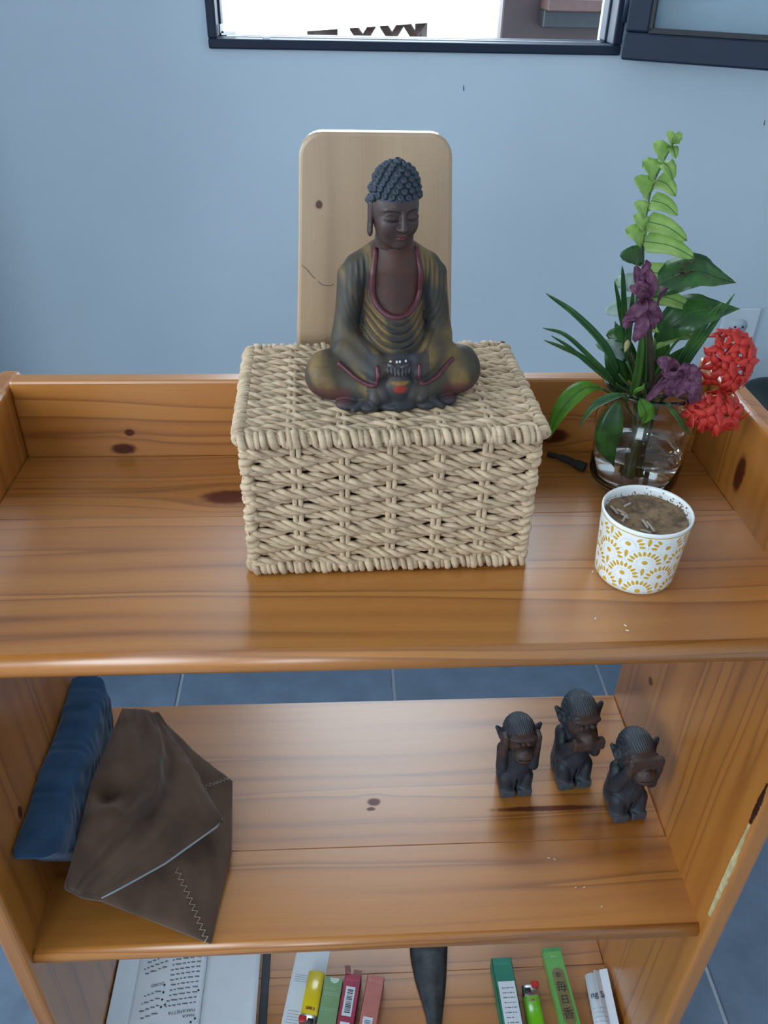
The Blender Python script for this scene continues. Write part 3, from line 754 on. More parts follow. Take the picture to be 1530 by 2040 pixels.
# head
HD = ST @ Matrix.Translation((-.18, -.75, 15.10)) @ Matrix.Rotation(math.radians(12), 4, 'Z') @ Matrix.Rotation(math.radians(7), 4, 'X') @ Matrix.Scale(1.0, 4)
def head_sdf(P):
    A = P.copy(); A[:, 0] = np.abs(A[:, 0])
    s = ell(P, (0, .15, .25), (1.80, 2.0, 2.45))
    s = smin(s, ell(P, (0, -.40, -1.15), (1.34, 1.45, 1.58)), .55)
    s = smin(s, ell(A, (.85, -1.15, -.75), (.6, .55, .7)), .4)
    # eye sockets, lids, brows
    s = smax(s, -ell(A, (.80, -2.05, .12), (.62, .42, .30)), .30)
    s = smin(s, ell(A, (.78, -1.52, -.02), (.56, .30, .30)), .06)
    s = s + .05*np.exp(-((P[:, 2]+.16+.10*np.cos((A[:, 0]-.78)*2.4))/.045)**2)*(np.abs(A[:, 0]-.78) < .55)*(P[:, 1] < 0)
    bro = .62-.55*(A[:, 0]-.75)**2
    s = s - .07*np.exp(-((P[:, 2]-bro)/.09)**2)*sstep(.12, .3, A[:, 0])*sstep(1.45, 1.2, A[:, 0])*(P[:, 1] < 0)
    # nose
    s = smin(s, cap(P, (0, -1.78, .42), (0, -2.18, -.70), .16, .25), .16)
    s = smin(s, ell(A, (.24, -1.95, -.76), (.20, .24, .17)), .10)
    # mouth and chin
    s = smin(s, ell(P, (0, -1.72, -1.30), (.42, .24, .12)), .08)
    s = smin(s, ell(P, (0, -1.68, -1.52), (.36, .24, .13)), .08)
    s = s + .06*np.exp(-((P[:, 2]+1.405)/.04)**2)*(A[:, 0] < .55)*(P[:, 1] < -1)
    s = smin(s, ell(P, (0, -1.35, -2.1), (.5, .45, .42)), .25)
    # long ears
    A = A.copy(); A[:, 0] += .34*(P[:, 0] > 0)
    e = smin(cap(A, (1.82, .25, .55), (1.86, .1, -1.0), .22, .18, 2.0), ell(A, (1.88, .05, -1.45), (.20, .38, .48)), .2)
    s = smin(s, e, .10)
    # neck
    s = smin(s, cap(P, (0, .2, -1.2), (0, .6, -2.8), 1.2, 1.2), .3)
    return s
V, F = surfnet(head_sdf, (-2.4, -2.8, -3.0), (2.4, 2.5, 2.9), .055)
c = np.tile(np.array((.054, .030, .026)), (len(V), 1)); x, y, z = V.T
lip = sstep(1, .7, np.sqrt((x/.44)**2+((z+1.42)/.25)**2))*(y < -1.4); c = c*(1-lip[:, None])+np.array((.115, .032, .030))*lip[:, None]
ln = sstep(.07, .02, np.abs(z+.16+.10*np.cos((np.abs(x)-.78)*2.4)))*(np.abs(np.abs(x)-.78) < .5)*(y < -.8); c = c*(1-ln[:, None])+np.array((.012, .010, .012))*ln[:, None]
bl = sstep(.07, .03, np.abs(z-(.56-.55*(np.abs(x)-.75)**2)))*sstep(.1, .25, np.abs(x))*(np.abs(x) < 1.4)*(y < -.8); c = c*(1-bl[:, None])+np.array((.022, .013, .012))*bl[:, None]
M_face = painted('painted_face', .46, (.072, .048, .045), .35, 90., .25, spec=.35)
hd = put('head', mk('head', xf(V, HD), F, M_face, True, c), st)
# hair cap, topknot dome and one curl per knob
def hair_sdf(P):
    s = ell(P, (0, .25, .45), (1.86, 2.05, 2.45))
    s = smax(s, -(P[:, 2]-1.0+.55*sstep(-.5, 1.2, P[:, 1])*2.2), .1)
    s = smin(s, ell(P, (0, .1, 1.95), (1.38, 1.4, 1.36)), .6)
    return s
V, F = surfnet(hair_sdf, (-2.3, -2.3, -2.5), (2.3, 2.8, 4.3), .09)
M_hair = plain('slate_blue_hair', (.045, .062, .088), .5, .25, 700., bump=.4, bscale=2500., col2=(.028, .036, .052))
hr = put('hair', mk('hair', xf(V, HD), F, M_hair), hd)
cb = B(); cb.lathe([(.0, .0), (.25, .0), (.275, .12), (.25, .30), (.16, .37), (.12, .30), (.0, .30)], 9)
curl_me = cb.mesh('hair_curl', M_hair, True)
rows = [(.98, 21, 0), (1.40, 20, .5), (1.80, 18, 0), (2.16, 16, .5), (2.50, 14, 0), (2.80, 11, .5), (3.05, 8, 0), (3.22, 4, .5)]
def surf_r(az, z, f):
    rs = np.linspace(3.2, .05, 300, dtype=np.float32); P = np.stack([rs*math.sin(az), .15-rs*math.cos(az), np.full(300, z, np.float32)], 1)
    v = f(P); i = np.argmax(v < 0); return P[i].astype(float), (v < 0).any()
for z, n, o in rows:
    for k in range(n):
        az = 2*PI*(k+o)/n
        zz = z - (1.5*sstep(.9, 2.0, np.array(abs(((az+PI) % (2*PI))-PI)))*max(0, 1-(z-.98)/1.2) if z < 2.1 else 0)
        p, ok = surf_r(az, float(zz), hair_sdf)
        if not ok: continue
        e = .02; g = [float((hair_sdf(np.array([p+np.eye(3)[i]*e], np.float32))-hair_sdf(np.array([p-np.eye(3)[i]*e], np.float32)))[0]) for i in range(3)]
        nrm = (Vector(g).normalized()*.75 + Vector((0, 0, .45))).normalized()
        M = HD @ Matrix.Translation(Vector(p)-nrm*.06) @ nrm.to_track_quat('Z', 'Y').to_matrix().to_4x4() @ Matrix.Scale(.92 if n > 10 else .85, 4)
        put('hair_curl', curl_me, hr, M)
p = HD @ Matrix.Translation((0, .1, 3.22)) @ Matrix.Scale(1.25, 4)
put('hair_curl', curl_me, hr, p)
# ---------------------------------------------------------------- three carved monkeys (sculpted in centimetres)
M_mk = painted('dark_carved_wood', .5, (.048, .053, .063), .5, 70., .3, spec=.35)
def monkey(kind):
    def f(P):
        A = P.copy(); A[:, 0] = np.abs(A[:, 0])
        x, y, z = P.T
        g = .034*np.sin((x+.18*np.sin(z*1.3+y))*21)+.024*np.sin((x-.3*np.sin(z*.9))*33+z)                      # carved fur lines
        s = ell(P, (0, .25, 4.6), (2.35, 1.75, 3.6))
        s = smin(s, cap(P, (0, .5, 1.0), (0, .3, 3.0), 2.2, 2.2), .6)+g*.8
        # bent knees and feet, angular cuts
        s = smin(s, cap(A, (1.55, -.9, 2.3), (1.35, -1.3, .6), 1.0, 1.0), .25)
        s = smin(s, rbox(A, (1.2, -1.4, .5), (1.05, 1.0, .55), .25), .15)
        s = smax(s, -rbox(A, (0, -2.3, 1.2), (.16, 1.1, 1.5), .1), .1)
        # head
        H = (P-np.array((0, -.2, 8.35), np.float32))/1.2; H = np.stack([H[:, 0], H[:, 1]*.951-H[:, 2]*.309, H[:, 1]*.309+H[:, 2]*.951], 1); HA = H.copy(); HA[:, 0] = np.abs(HA[:, 0])
        h = ell(H, (0, .2, .5), (1.95, 1.85, 2.05)) + g*sstep(-.6, .4, H[:, 2])*1.1
        brow = ell(H, (0, -1.35, .75), (1.6, .55, .42))
        h = smin(h, brow, .2)
        mz = ell(H, (0, -1.55, -.85), (1.15, .95, 1.0)); h = smin(h, mz, .25)
        h = smax(h, -ell(HA, (.62, -1.75, .25), (.40, .35, .26)), .12)
        h = smin(h, ell(HA, (.60, -1.55, .22), (.27, .24, .20)), .05)
        h = smin(h, ell(H, (0, -2.15, -.30), (.42, .35, .28)), .12)
        h = smax(h, -ell(HA, (.20, -2.5, -.38), (.10, .16, .08)), .05)
        h = smax(h, -rbox(H, (0, -2.5, -1.12), (.75, .5, .05), .04), .05)
        h = smin(h, smax(cap(HA, (1.8, .3, .3), (2.55, .35, 1.15), .62, .22), -ell(HA, (2.35, -.1, .6), (.3, .3, .42)), .1), .1)
        s = smin(s, h*1.2, .35)
        # arms
        if kind == 'ears':
            a = cap(A, (2.0, .1, 6.3), (2.25, -.9, 4.3), .85, .75)
            a = smin(a, cap(A, (2.25, -.9, 4.3), (2.35, -.85, 8.0), .75, .6), .25)
            hand = rbox(A, (2.3, -.85, 8.7), (.42, .75, 1.05), .3)
            for k in range(3): hand = smax(hand, -cap(A, (2.3, -1.8+.0*k, 8.2+.42*k), (2.85, -.2, 8.35+.42*k), .06), .05)
        elif kind == 'mouth':
            a = cap(A, (2.0, .1, 6.3), (2.3, -1.0, 4.6), .85, .75)
            a = smin(a, cap(A, (2.3, -1.0, 4.6), (1.3, -2.45, 7.2), .75, .6), .25)
            hand = rbox(A, (.95, -2.85, 7.75), (1.15, .45, .65), .3)
            for k in range(3): hand = smax(hand, -cap(A, (0, -3.35, 7.45+.3*k), (1.8, -3.3, 7.5+.3*k), .06), .05)
        else:
            a = cap(A, (2.0, .1, 6.3), (2.35, -1.0, 4.9), .85, .75)
            a = smin(a, cap(A, (2.35, -1.0, 4.9), (1.9, -2.0, 8.4), .75, .6), .25)
            hand = rbox(A, (1.05, -2.15, 9.35), (1.25, .42, .72), .3)
            for k in range(3): hand = smax(hand, -cap(A, (0, -2.62, 9.55+.32*k-.3), (2.0, -2.55, 9.2+.32*k-.3), .06), .05)
        s = smin(s, smin(a, hand, .2), .12)
        return smax(s, -z, .1)
    V, F = surfnet(f, (-3.5, -3.9, -.2), (3.5, 2.8, 12.0), .085)
    x, y, z = V.T; dark = np.array((.022, .026, .034)); br = np.array((.066, .036, .027)); gr = np.array((.085, .098, .115))
    c = np.tile(dark, (len(V), 1))
    fm = sstep(1.25, .95, np.sqrt((x/2.0)**2+((z-8.4)/2.0)**2))*(y < -1.0)
    hm = np.zeros(len(V))
    if kind == 'mouth': hm = sstep(1.1, .9, np.maximum(np.abs(x)/2.2, np.abs(z-7.75)/.85))*(y < -1.9)
    if kind == 'eyes': hm = sstep(1.1, .9, np.maximum(np.abs(x)/2.4, np.abs(z-9.3)/1.05))*(y < -1.4)
    if kind == 'ears': hm = sstep(1.1, .9, np.maximum(np.abs(np.abs(x)-2.3)/.7, np.abs(z-8.3)/1.6))*(y < -.2)
    m = np.maximum(fm, hm)[:, None]; c = c*(1-m)+br*m
    m = (sstep(10.2, 11.0, z)*.7 + sstep(1.6, .6, z)*.6)[:, None]; c = c*(1-np.clip(m, 0, 1))+gr*np.clip(m, 0, 1)  # grey highlights on crown and base, put into the colour
    return V, F, c
def place_monkey(kind, x, y, rz, h, lab, wide=1.0):
    V, F, c = monkey(kind)
    s = h/11.35; V = V*np.array((s*wide, s, s)); a = math.radians(rz)
    R = np.array(((math.cos(a), -math.sin(a), 0), (math.sin(a), math.cos(a), 0), (0, 0, 1)))
    V = V@R.T + np.array((x, y, ZM))
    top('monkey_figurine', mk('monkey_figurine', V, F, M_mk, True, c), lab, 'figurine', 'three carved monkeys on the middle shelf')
place_monkey('ears', .1860, -.103, 4, .117, 'dark carved monkey figurine covering its ears with both hands', .86)
place_monkey('mouth', .2620, -.090, 6, .138, 'tallest dark carved monkey figurine with hands over its mouth, standing in the middle', .78)
place_monkey('eyes', .3180, -.141, 8, .128, 'dark carved monkey figurine covering its eyes, beside the right side panel', .84)
# ---------------------------------------------------------------- patterned cup used as incense bowl
CX, CY = .2285, -.211
cup = thing('incense_cup', 'white ceramic cup with yellow fan pattern, filled with sand and incense ash', 'cup', (CX, CY, 0))
M_cer = plain('white_glaze', (.80, .82, .80), .22, .02, 20., coat=.3)
M_yel = plain('ochre_print', (.66, .40, .035), .35, .12, 500.)
M_gry = plain('grey_print', (.60, .64, .64), .3, .05)
def cr(z): return .0335+.0042*min(1, z/.066)
prof = [(0, .0012), (.026, .0012), (.0295, 0), (.0318, .0015), (.0335, .005)] + [(cr(z), z) for z in np.linspace(.007, .066, 14)] + [(.0379, .0675), (.0372, .0684), (.0362, .0679), (.0355, .066)] + [(cr(z)-.0030, z) for z in np.linspace(.060, .030, 5)] + [(0, .030)]
put('cup_body', B().lathe(prof, 72, (CX, CY, 0)).mesh('cup_body', M_cer, True), cup)
# the printed fans: petals, dots and drops wrapped on the wall
pt = B(); gp = B()
def onwall(u, z, e=.00012): a = u/.0358; r = cr(max(z, .004))+e; return (CX+r*math.cos(a), CY+r*math.sin(a), z)
def petal(u, z, a, l, w, b=pt, n=8, drop=0):
    pts = []
    for k in range(n):
        t = 2*PI*k/n; x = math.cos(t)*l/2; y = math.sin(t)*w/2*(1-drop*math.cos(t))
        pts.append((u+x*math.cos(a)-y*math.sin(a), z+x*math.sin(a)+y*math.cos(a)))
    if min(p[1] for p in pts) < .0045 or max(p[1] for p in pts) > .0645: return
    V = [onwall(u, z)]+[onwall(*p) for p in pts]
    b.add(V, [(0, 1+k, 1+(k+1) % n) for k in range(n)])
def arc(u, z, r, w=.00045):
    n = 22; V = []; ok = []
    for k in range(n+1):
        t = PI*k/n
        for rr in (r-w/2, r+w/2):
            q = (u+rr*math.cos(t), z+rr*math.sin(t)); V.append(onwall(q[0], q[1], .00008)); ok.append(.004 < q[1] < .0655)
    F = [(2*k, 2*k+1, 2*k+3, 2*k+2) for k in range(n) if ok[2*k] and ok[2*k+1] and ok[2*k+2] and ok[2*k+3]]
    if F: gp.add(V, F)
PU = 2*PI*.0358/7; PZ = .0158
for row in range(-1, 5):
    for c_ in range(7):
        u = (c_+.5*(row % 2))*PU; z = .0045+row*PZ
        for k in range(10):
            a = PI*(k+.5)/10; petal(u+.0118*math.cos(a), z+.0118*math.sin(a), a, .0054, .0025, n=8, drop=.3)
        petal(u, z+.0022, 0, .0048, .0042, n=10); petal(u+PU/2, z+.0078, PI/2, .0078, .0028, drop=-.3)
        arc(u, z, .0162); arc(u, z, .0066)
put('printed_fans', pt.mesh('printed_fans', M_yel), cup); put('printed_arcs', gp.mesh('printed_arcs', M_gry), cup)
b = B(); n = 72
V = []; F = []
for z in (.0648, .0640):
    for i in range(n): a = 2*PI*i/n; r = cr(z)+.0001; V.append((CX+r*math.cos(a), CY+r*math.sin(a), z))
F = [(n+i, n+(i+1) % n, (i+1) % n, i) for i in range(n)]
put('yellow_rim_line', mk('yellow_rim_line', V, F, M_yel), cup)
# sand: bumpy disc
nr, na = 26, 72; V = []; F = []
for j in range(nr+1):
    r = .0338*j/nr
    for i in range(na):
        a = 2*PI*i/na; x = r*math.cos(a); y = r*math.sin(a)
        h = (.0600+.0022*mnoise.noise((x*70, y*70, 2)))+.0008*mnoise.noise((x*300, y*300, 5)) + .0035*max(0, j/nr-.8)*(1+math.sin(a*2+1)) - .002*math.exp(-((x+.002)**2+(y-.001)**2)/.00004)
        V.append((CX+x, CY+y, h))
for j in range(nr):
    for i in range(na): a_ = j*na+i; b_ = j*na+(i+1) % na; F.append((a_, b_, b_+na, a_+na))
def sandmat():
    m, nt, bb = _mat('brown_sand_ash'); tc = nd(nt, 'ShaderNodeTexCoord')
    a = nd(nt, 'ShaderNodeTexNoise', {'Vector': tc.outputs['Object'], 'Scale': 90., 'Detail': 6., 'Roughness': .75}); c = nd(nt, 'ShaderNodeTexNoise', {'Vector': tc.outputs['Object'], 'Scale': 1500., 'Detail': 2.})
    col = mix(nt, mrange(nt, a.outputs[0], .38, .66), (.27, .165, .085), (.085, .05, .032)); col = mix(nt, mth(nt, 'MULTIPLY', mrange(nt, c.outputs[0], .5, .75), .5), col, (.38, .27, .16))
    nt.links.new(col, bb.inputs['Base Color']); bb.inputs['Roughness'].default_value = .95
    bp = nd(nt, 'ShaderNodeBump', {'Height': c.outputs[0], 'Strength': .8, 'Distance': .0006}); nt.links.new(bp.outputs[0], bb.inputs['Normal']); return m
M_sand = sandmat()
sd = put('sand', mk('sand', V, F, M_sand), cup); sd['kind'] = 'stuff'
# ash clinging to the inside of the rim
b = B(); rs = random.Random(4)
for k in range(150):
    a = rs.gauss(1.2, 1.2); z = .058+abs(rs.gauss(0, .0035)); z = min(z, .0672); r = cr(z)-.0030
    s = rs.uniform(.0004, .0011); c0 = Vector((CX+r*math.cos(a), CY+r*math.sin(a), z)); b.box((0, 0, 0), (s, s, s), Matrix.Translation(c0) @ Euler((rs.random()*3, rs.random()*3, 0)).to_matrix().to_4x4())
o = put('ash_crumbs', b.mesh('ash_crumbs', M_sand), cup); o['kind'] = 'stuff'
M_stub = plain('burnt_incense', (.52, .43, .35), .85, .25, 900.)
for (px, py, px2, py2) in ((1244, 1009, 1256, 1003), (1217, 1009, 1231, 1024), (1229, 1016, 1246, 1024), (1238, 1024, 1252, 1033), (1239, 1040, 1249, 1026), (1280, 1036, 1291, 1052), (1288, 1040, 1304, 1059), (1276, 1056, 1297, 1062)):
    p = at_z(px, py, .0622); q = at_z(px2, py2, .0622)
    for v in (p, q):
        d = math.hypot(v.x-CX, v.y-CY)
        if d > .0315: v.x = CX+(v.x-CX)*.0315/d; v.y = CY+(v.y-CY)*.0315/d
    tv, tf = tube([p, (p+q)/2+Vector((0, 0, .0003)), q], .0011, 7)
    top('incense_stub', mk('incense_stub', tv, tf, M_stub), 'short burnt incense stub lying in the sand of the cup', 'incense stub', 'incense stubs in the cup')

# ---------------------------------------------------------------- glass jar with water
JX, JY = .2735, -.058
jar = thing('glass_jar', 'clear glass jar of water holding leaves and cut flowers', 'jar', (JX, JY, 0))
M_glass = glassmat('clear_glass', (.97, .99, .985), 0., 1.45)
outp = [(.034, 0.), (.040, .0015), (.0435, .006), (.0450, .014), (.0455, .035), (.0460, .055), (.0472, .062), (.0480, .068), (.0472, .074), (.0440, .079), (.0425, .085), (.0440, .089), (.0445, .094), (.0430, .097), (.0440, .101), (.0452, .106), (.0450, .110), (.0438, .1115)]
inn = [(r-.0028, z) for r, z in outp[::-1][1:-3]] + [(.040, .010), (.034, .0055), (0, .0050)]
jb = B().lathe([(0, .002)]+outp+inn, 64, (JX, JY, 0))
bm = bmesh.new(); me_ = jb.mesh('j', M_glass); bm.from_mesh(me_); bmesh.ops.remove_doubles(bm, verts=bm.verts, dist=1e-6); bmesh.ops.recalc_face_normals(bm, faces=bm.faces)
put('jar_glass', bmme('jar_glass', bm, M_glass, True), jar)
M_water = glassmat('water', (.93, .96, .94), 0., 1.33)
wz = .040
wp = [(0, .0052), (.0335, .0058), (.0396, .0105), (.0421, .015), (.0426, wz-.001), (.0424, wz), (0, wz)]
bm = bmesh.new(); bm.from_mesh(B().lathe(wp, 64, (JX, JY, 0)).mesh('w', M_water)); bmesh.ops.remove_doubles(bm, verts=bm.verts, dist=1e-6); bmesh.ops.recalc_face_normals(bm, faces=bm.faces)
put('water', bmme('water', bm, M_water, True), jar)
rb = random.Random(2); b = B()
for k in range(26):
    a = rb.uniform(-2.6, -.3); z = rb.uniform(.02, .07); r = .0424 if z < .05 else .0442; s = rb.uniform(.0005, .0012)
    bmx = bmesh.new(); bmesh.ops.create_icosphere(bmx, subdivisions=1, radius=s); b.add([v.co+Vector((JX+r*math.cos(a), JY+r*math.sin(a), z)) for v in bmx.verts], [[v.index for v in f.verts] for f in bmx.faces]); bmx.free()
o = put('water_drops', b.mesh('water_drops', M_water, True), jar); o['kind'] = 'stuff'
# ---------------------------------------------------------------- cut flowers and leaves
M_fern = leafmat('fern_green', (.44, .60, .21), (.32, .50, .14), .35, .5)
M_dkleaf = leafmat('dark_leaf', (.035, .10, .03), (.06, .17, .035), .28, .35)
M_brleaf = leafmat('bright_leaf', (.17, .40, .035), (.12, .32, .03), .3, .5)
M_grass = leafmat('blade_green', (.035, .13, .045), (.07, .20, .05), .3, .3)
M_ltbl = leafmat('light_blade', (.10, .24, .05), (.08, .20, .04), .3, .4)
M_pale = leafmat('pale_leaf_edge', (.50, .60, .55), (.30, .45, .30), .3, .4)
M_stem = plain('green_stem', (.06, .13, .035), .45, .2, 100.)
M_bstem = plain('brown_stem', (.055, .040, .022), .6, .2, 100.)
M_purp = leafmat('wilted_purple', (.15, .045, .10), (.24, .10, .17), .7, .35, 140.)
M_red = leafmat('ixora_red', (.72, .050, .032), (.58, .030, .024), .5, .3, 200.)
M_brown = leafmat('brown_spot', (.07, .035, .015), (.04, .02, .01), .5, .2)

def leafmesh(path, width, nrm, n=14, fold=.25, prof=None, rip=0., seed=0, m=5):
    """blade surface along a path; returns V, F; m points across"""
    P = bez(path, n); L = len(P); V = []; F = []
    prof = prof or (lambda t: math.sin(PI*min(1, t*.93+.05))**.75*(1-.35*t))
    nrm = Vector(nrm).normalized()
    for i in range(L):
        t = i/(L-1); T = (P[min(i+1, L-1)]-P[max(i-1, 0)]).normalized()
        S = T.cross(nrm); S = S.normalized() if S.length > 1e-5 else T.orthogonal().normalized(); N = S.cross(T).normalized()
        w = width*prof(t)
        for k in range(m):
            s = -1+2*k/(m-1); r = rip*mnoise.noise((t*9+seed, s*2, seed*1.7))
            V.append(P[i]+S*(s*w/2)+N*(abs(s)*w/2*fold + r*width*(.3+abs(s))))
    for i in range(L-1):
        for k in range(m-1): a = i*m+k; F.append((a, a+1, a+m+1, a+m))
    return V, F
def thick(V, F, e=.00035):
    """give a blade its real thickness"""
    me = mk('tmp', [tuple(v) for v in V], F, M_stem); bm = bmesh.new(); bm.from_mesh(me); bpy.data.meshes.remove(me)
    bmesh.ops.solidify(bm, geom=list(bm.faces), thickness=e)
    Vn = [v.co.copy() for v in bm.verts]; Fn = [[v.index for v in f.verts] for f in bm.faces]; bm.free(); return Vn, Fn
JB = Vector((JX, JY, .008))       # where stems meet in the jar
def stem_in(p, dx=0, dy=0): return [p, Vector((JX+dx*.6+(p.x-JX)*.25, JY+dy*.6+(p.y-JY)*.25, .088)), Vector((JX-dx*.8, JY-dy*.8, .012))]
Zc = lambda px, py, y: at_y(1060+px*.3072, 240+py*.3072, y)     # point in front of a given depth

# fern frond
fr = thing('fern_frond', 'upright light green fern frond rising from the jar', 'fern', (JX, JY, .012))
rach = [Zc(915, 150, -.046), Zc(835, 300, -.046), Zc(765, 480, -.046), Zc(725, 740, -.045), Zc(715, 960, -.045), Zc(660, 1250, -.046), Zc(600, 1500, -.05)]
rp = rach + [Vector((JX-.010, JY+.004, .10)), Vector((JX-.004, JY+.01, .013))]
tv, tf = tube(bez(rp, 64), np.linspace(.0006, .0016, len(bez(rp, 64))).tolist(), 7)
put('rachis', mk('rachis', tv, tf, M_stem), fr)
right = [((900, 165), (930, 245), .45), ((850, 270), (912, 385), .75), ((810, 385), (930, 490), .8), ((770, 520), (942, 615), .85), ((742, 655), (1003, 780), .95), ((728, 785), (1052, 892), 1.0), ((740, 985), (1085, 1068), 1.0), ((700, 1130), (1035, 1215), 1.0), ((690, 1300), (1060, 1400), 1.0)]
left = [((912, 150), (872, 72), .45), ((916, 150), (957, 72), .42), ((862, 238), (783, 150), .8), ((805, 355), (716, 262), .85), ((765, 472), (664, 372), .9), ((745, 600), (662, 532), .7), ((735, 690), (655, 618), .7), ((722, 770), (606, 702), .9), ((718, 880), (570, 878), 1.), ((690, 1060), (530, 1048), 1.), ((670, 1200), (468, 1240), 1.), ((640, 1380), (480, 1395), 1.), ((610, 1500), (412, 1450), 1.)]
fprof = lambda t: (min(1, t*9+.35))*math.sqrt(max(0, 1-t**2.2))*(1-.12*t)+.02
for i, (p, q, s) in enumerate(right):
    a = Zc(*p, -.046); b_ = Zc(*q, -.060-.004*(i % 2)); mid = (a+b_)/2+Vector((0, 0, .0035*s))
    V, F = leafmesh([a, mid, b_], .0155*s+.003, (0, -.9, .45), 12, .14, fprof, .05, i)
    lf = put('leaflet', mk('leaflet', *thick(V, F), M_fern), fr)
    tv, tf = tube(bez([a, mid, b_], 8), [.0004]*4+[.0003]*5 if False else .0003, 5); put('vein', mk('vein', [v+Vector((0, -.0004, .0002)) for v in tv], tf, M_stem), lf)
for i, (p, q, s) in enumerate(left):
    a = Zc(*p, -.046); b_ = Zc(*q, -.052+.004*(i % 2)); mid = (a+b_)/2+Vector((0, -.003, .002*s))
    V, F = leafmesh([a, mid, b_], .0165*s+.002, (.25, -.9, .3), 12, .30, fprof, .16, i+20)
    put('leaflet', mk('leaflet', *thick(V, F), M_fern if i < 8 else (M_pale if i in (9, 10, 12) else M_dkleaf)), fr)

def blade(name, pts, wd, nrm, mat, lab, cat='leaf', grp=None, fold=.3, prof=None, stem=True, rip=.03, dx=0., dy=0., smat=None):
    t = thing(name, lab, cat, (JX, JY, .012), grp)
    V, F = leafmesh(pts, wd, nrm, 22, fold, prof, rip, len(pts)*wd*1000)
    bl = put('blade', mk('blade', *thick(V, F), mat), t)
    tv, tf = tube([v+Vector((0, -.0006, .0003)) for v in bez(pts, 14)], .0004, 5); put('midrib', mk('midrib', tv, tf, M_stem), bl)
    if stem:
        sp = bez(stem_in(Vector(pts[0]), dx, dy), 18); tv, tf = tube(sp, .0012, 7); put('stem', mk('stem', tv, tf, smat or M_stem), t)
    return t
wide = lambda t: max(.01, math.sin(PI*(t*.97+.03)**.82)**1.05*1.05)
# two broad dark leaves
l1 = blade('broad_leaf', [Zc(740, 1130, -.050), Zc(880, 1030, -.060), Zc(1060, 970, -.066), Zc(1190, 1010, -.068), Zc(1320, 1052, -.070)], .036, (0, -.55, .83), M_dkleaf, 'broad dark green leaf with a brown blotch below the fern frond', fold=.05, prof=wide, dx=.004)
sp_ = B()
for k in range(30):
    c0 = Zc(965+random.gauss(0, 28), 985+random.gauss(0, 26), -.0655); sp_.box((0, 0, 0), (.0014, .0006, .0012), Matrix.Translation(c0+Vector((0, -.003, .001))))
for k in range(12):
    c0 = Zc(940+k*10, 935-(k % 3)*5-k, -.062); bmx = bmesh.new(); bmesh.ops.create_icosphere(bmx, subdivisions=1, radius=.0008); sp_.add([v.co+c0 for v in bmx.verts], [[v.index for v in f.verts] for f in bmx.faces]); bmx.free()
put('spore_dots', sp_.mesh('spore_dots', M_brown), l1)
blade('broad_leaf', [Zc(800, 1420, -.054), Zc(930, 1300, -.066), Zc(1050, 1240, -.070), Zc(1180, 1225, -.072), Zc(1345, 1222, -.072)], .036, (0, -.6, .8), M_dkleaf, 'broad dark green leaf behind the red flowers, pointing sideways', fold=.05, prof=wide, dx=.006, dy=.004)
blade('leaf', [Zc(760, 1480, -.050), Zc(850, 1420, -.056), Zc(960, 1385, -.060), Zc(1060, 1410, -.062)], .016, (0, -.7, .7), M_fern, 'small light green leaf low under the broad leaves', fold=.1, dx=-.004)
# slim blades
G = 'slim green blades fanning out of the jar'
for pts, wd, mt, lab in [
    ([(560, 1640), (460, 1450), (280, 1260), (90, 1122)], .0080, M_grass, 'longest slim green blade arching towards the basket'),
    ([(540, 1700), (400, 1560), (220, 1395), (70, 1345)], .0050, M_grass, 'slim green blade with an upturned tip fanning out over the basket corner'),
    ([(540, 1720), (380, 1590), (240, 1470), (125, 1396)], .0042, M_grass, 'thinnest short green blade fanning out over the basket corner'),
    ([(560, 1730), (330, 1540), (200, 1475), (78, 1425)], .0050, M_ltbl, 'slim light green blade fanning out of the jar over the basket corner'),
    ([(600, 1500), (595, 1250), (588, 1050), (584, 942)], .0062, M_grass, 'upright slim dark blade beside the purple bloom'),
    ([(640, 1500), (580, 1300), (555, 1150), (535, 1045)], .0055, M_grass, 'upright slim blade next to the purple bloom, leaning left'),
    ([(610, 1560), (620, 1380), (640, 1240), (655, 1090)], .0075, M_grass, 'short upright dark blade tucked behind the purple bloom'),
    ([(880, 1780), (1000, 1560), (1150, 1350), (1312, 1125)], .0085, M_grass, 'long dark green blade leaning across the broad leaf'),
    ([(860, 1800), (980, 1530), (1110, 1320), (1228, 1185)], .0110, M_grass, 'wide dark green blade leaning beside the red flower head'),
    ([(640, 1810), (680, 1640), (700, 1480), (711, 1342)], .0100, M_ltbl, 'upright light green blade standing in front of the purple blooms'),
    ([(760, 1720), (800, 1640), (930, 1440), (1010, 1420)], .0030, M_ltbl, 'thin curved green stalk below the broad leaves'),
]:
    up = pts[-1][1] < 1060 or (abs(pts[-1][0]-pts[0][0]) < 130)
    y0 = -.070 if wd == .0100 else -.056
    P3 = [Zc(*q, y0-.004*i-(.012 if pts[-1][0] > 1200 else 0)*i/3) for i, q in enumerate(pts)]
    blade('slim_blade', P3, wd, (.2, -.85, .5), mt, lab, 'leaf', G, fold=.35, prof=lambda t: (min(1, t*5+.35))*(1-t**2.6)**.7+.02, stem=True, rip=.01, dx=random.uniform(-.01, .01), dy=random.uniform(-.01, .01))
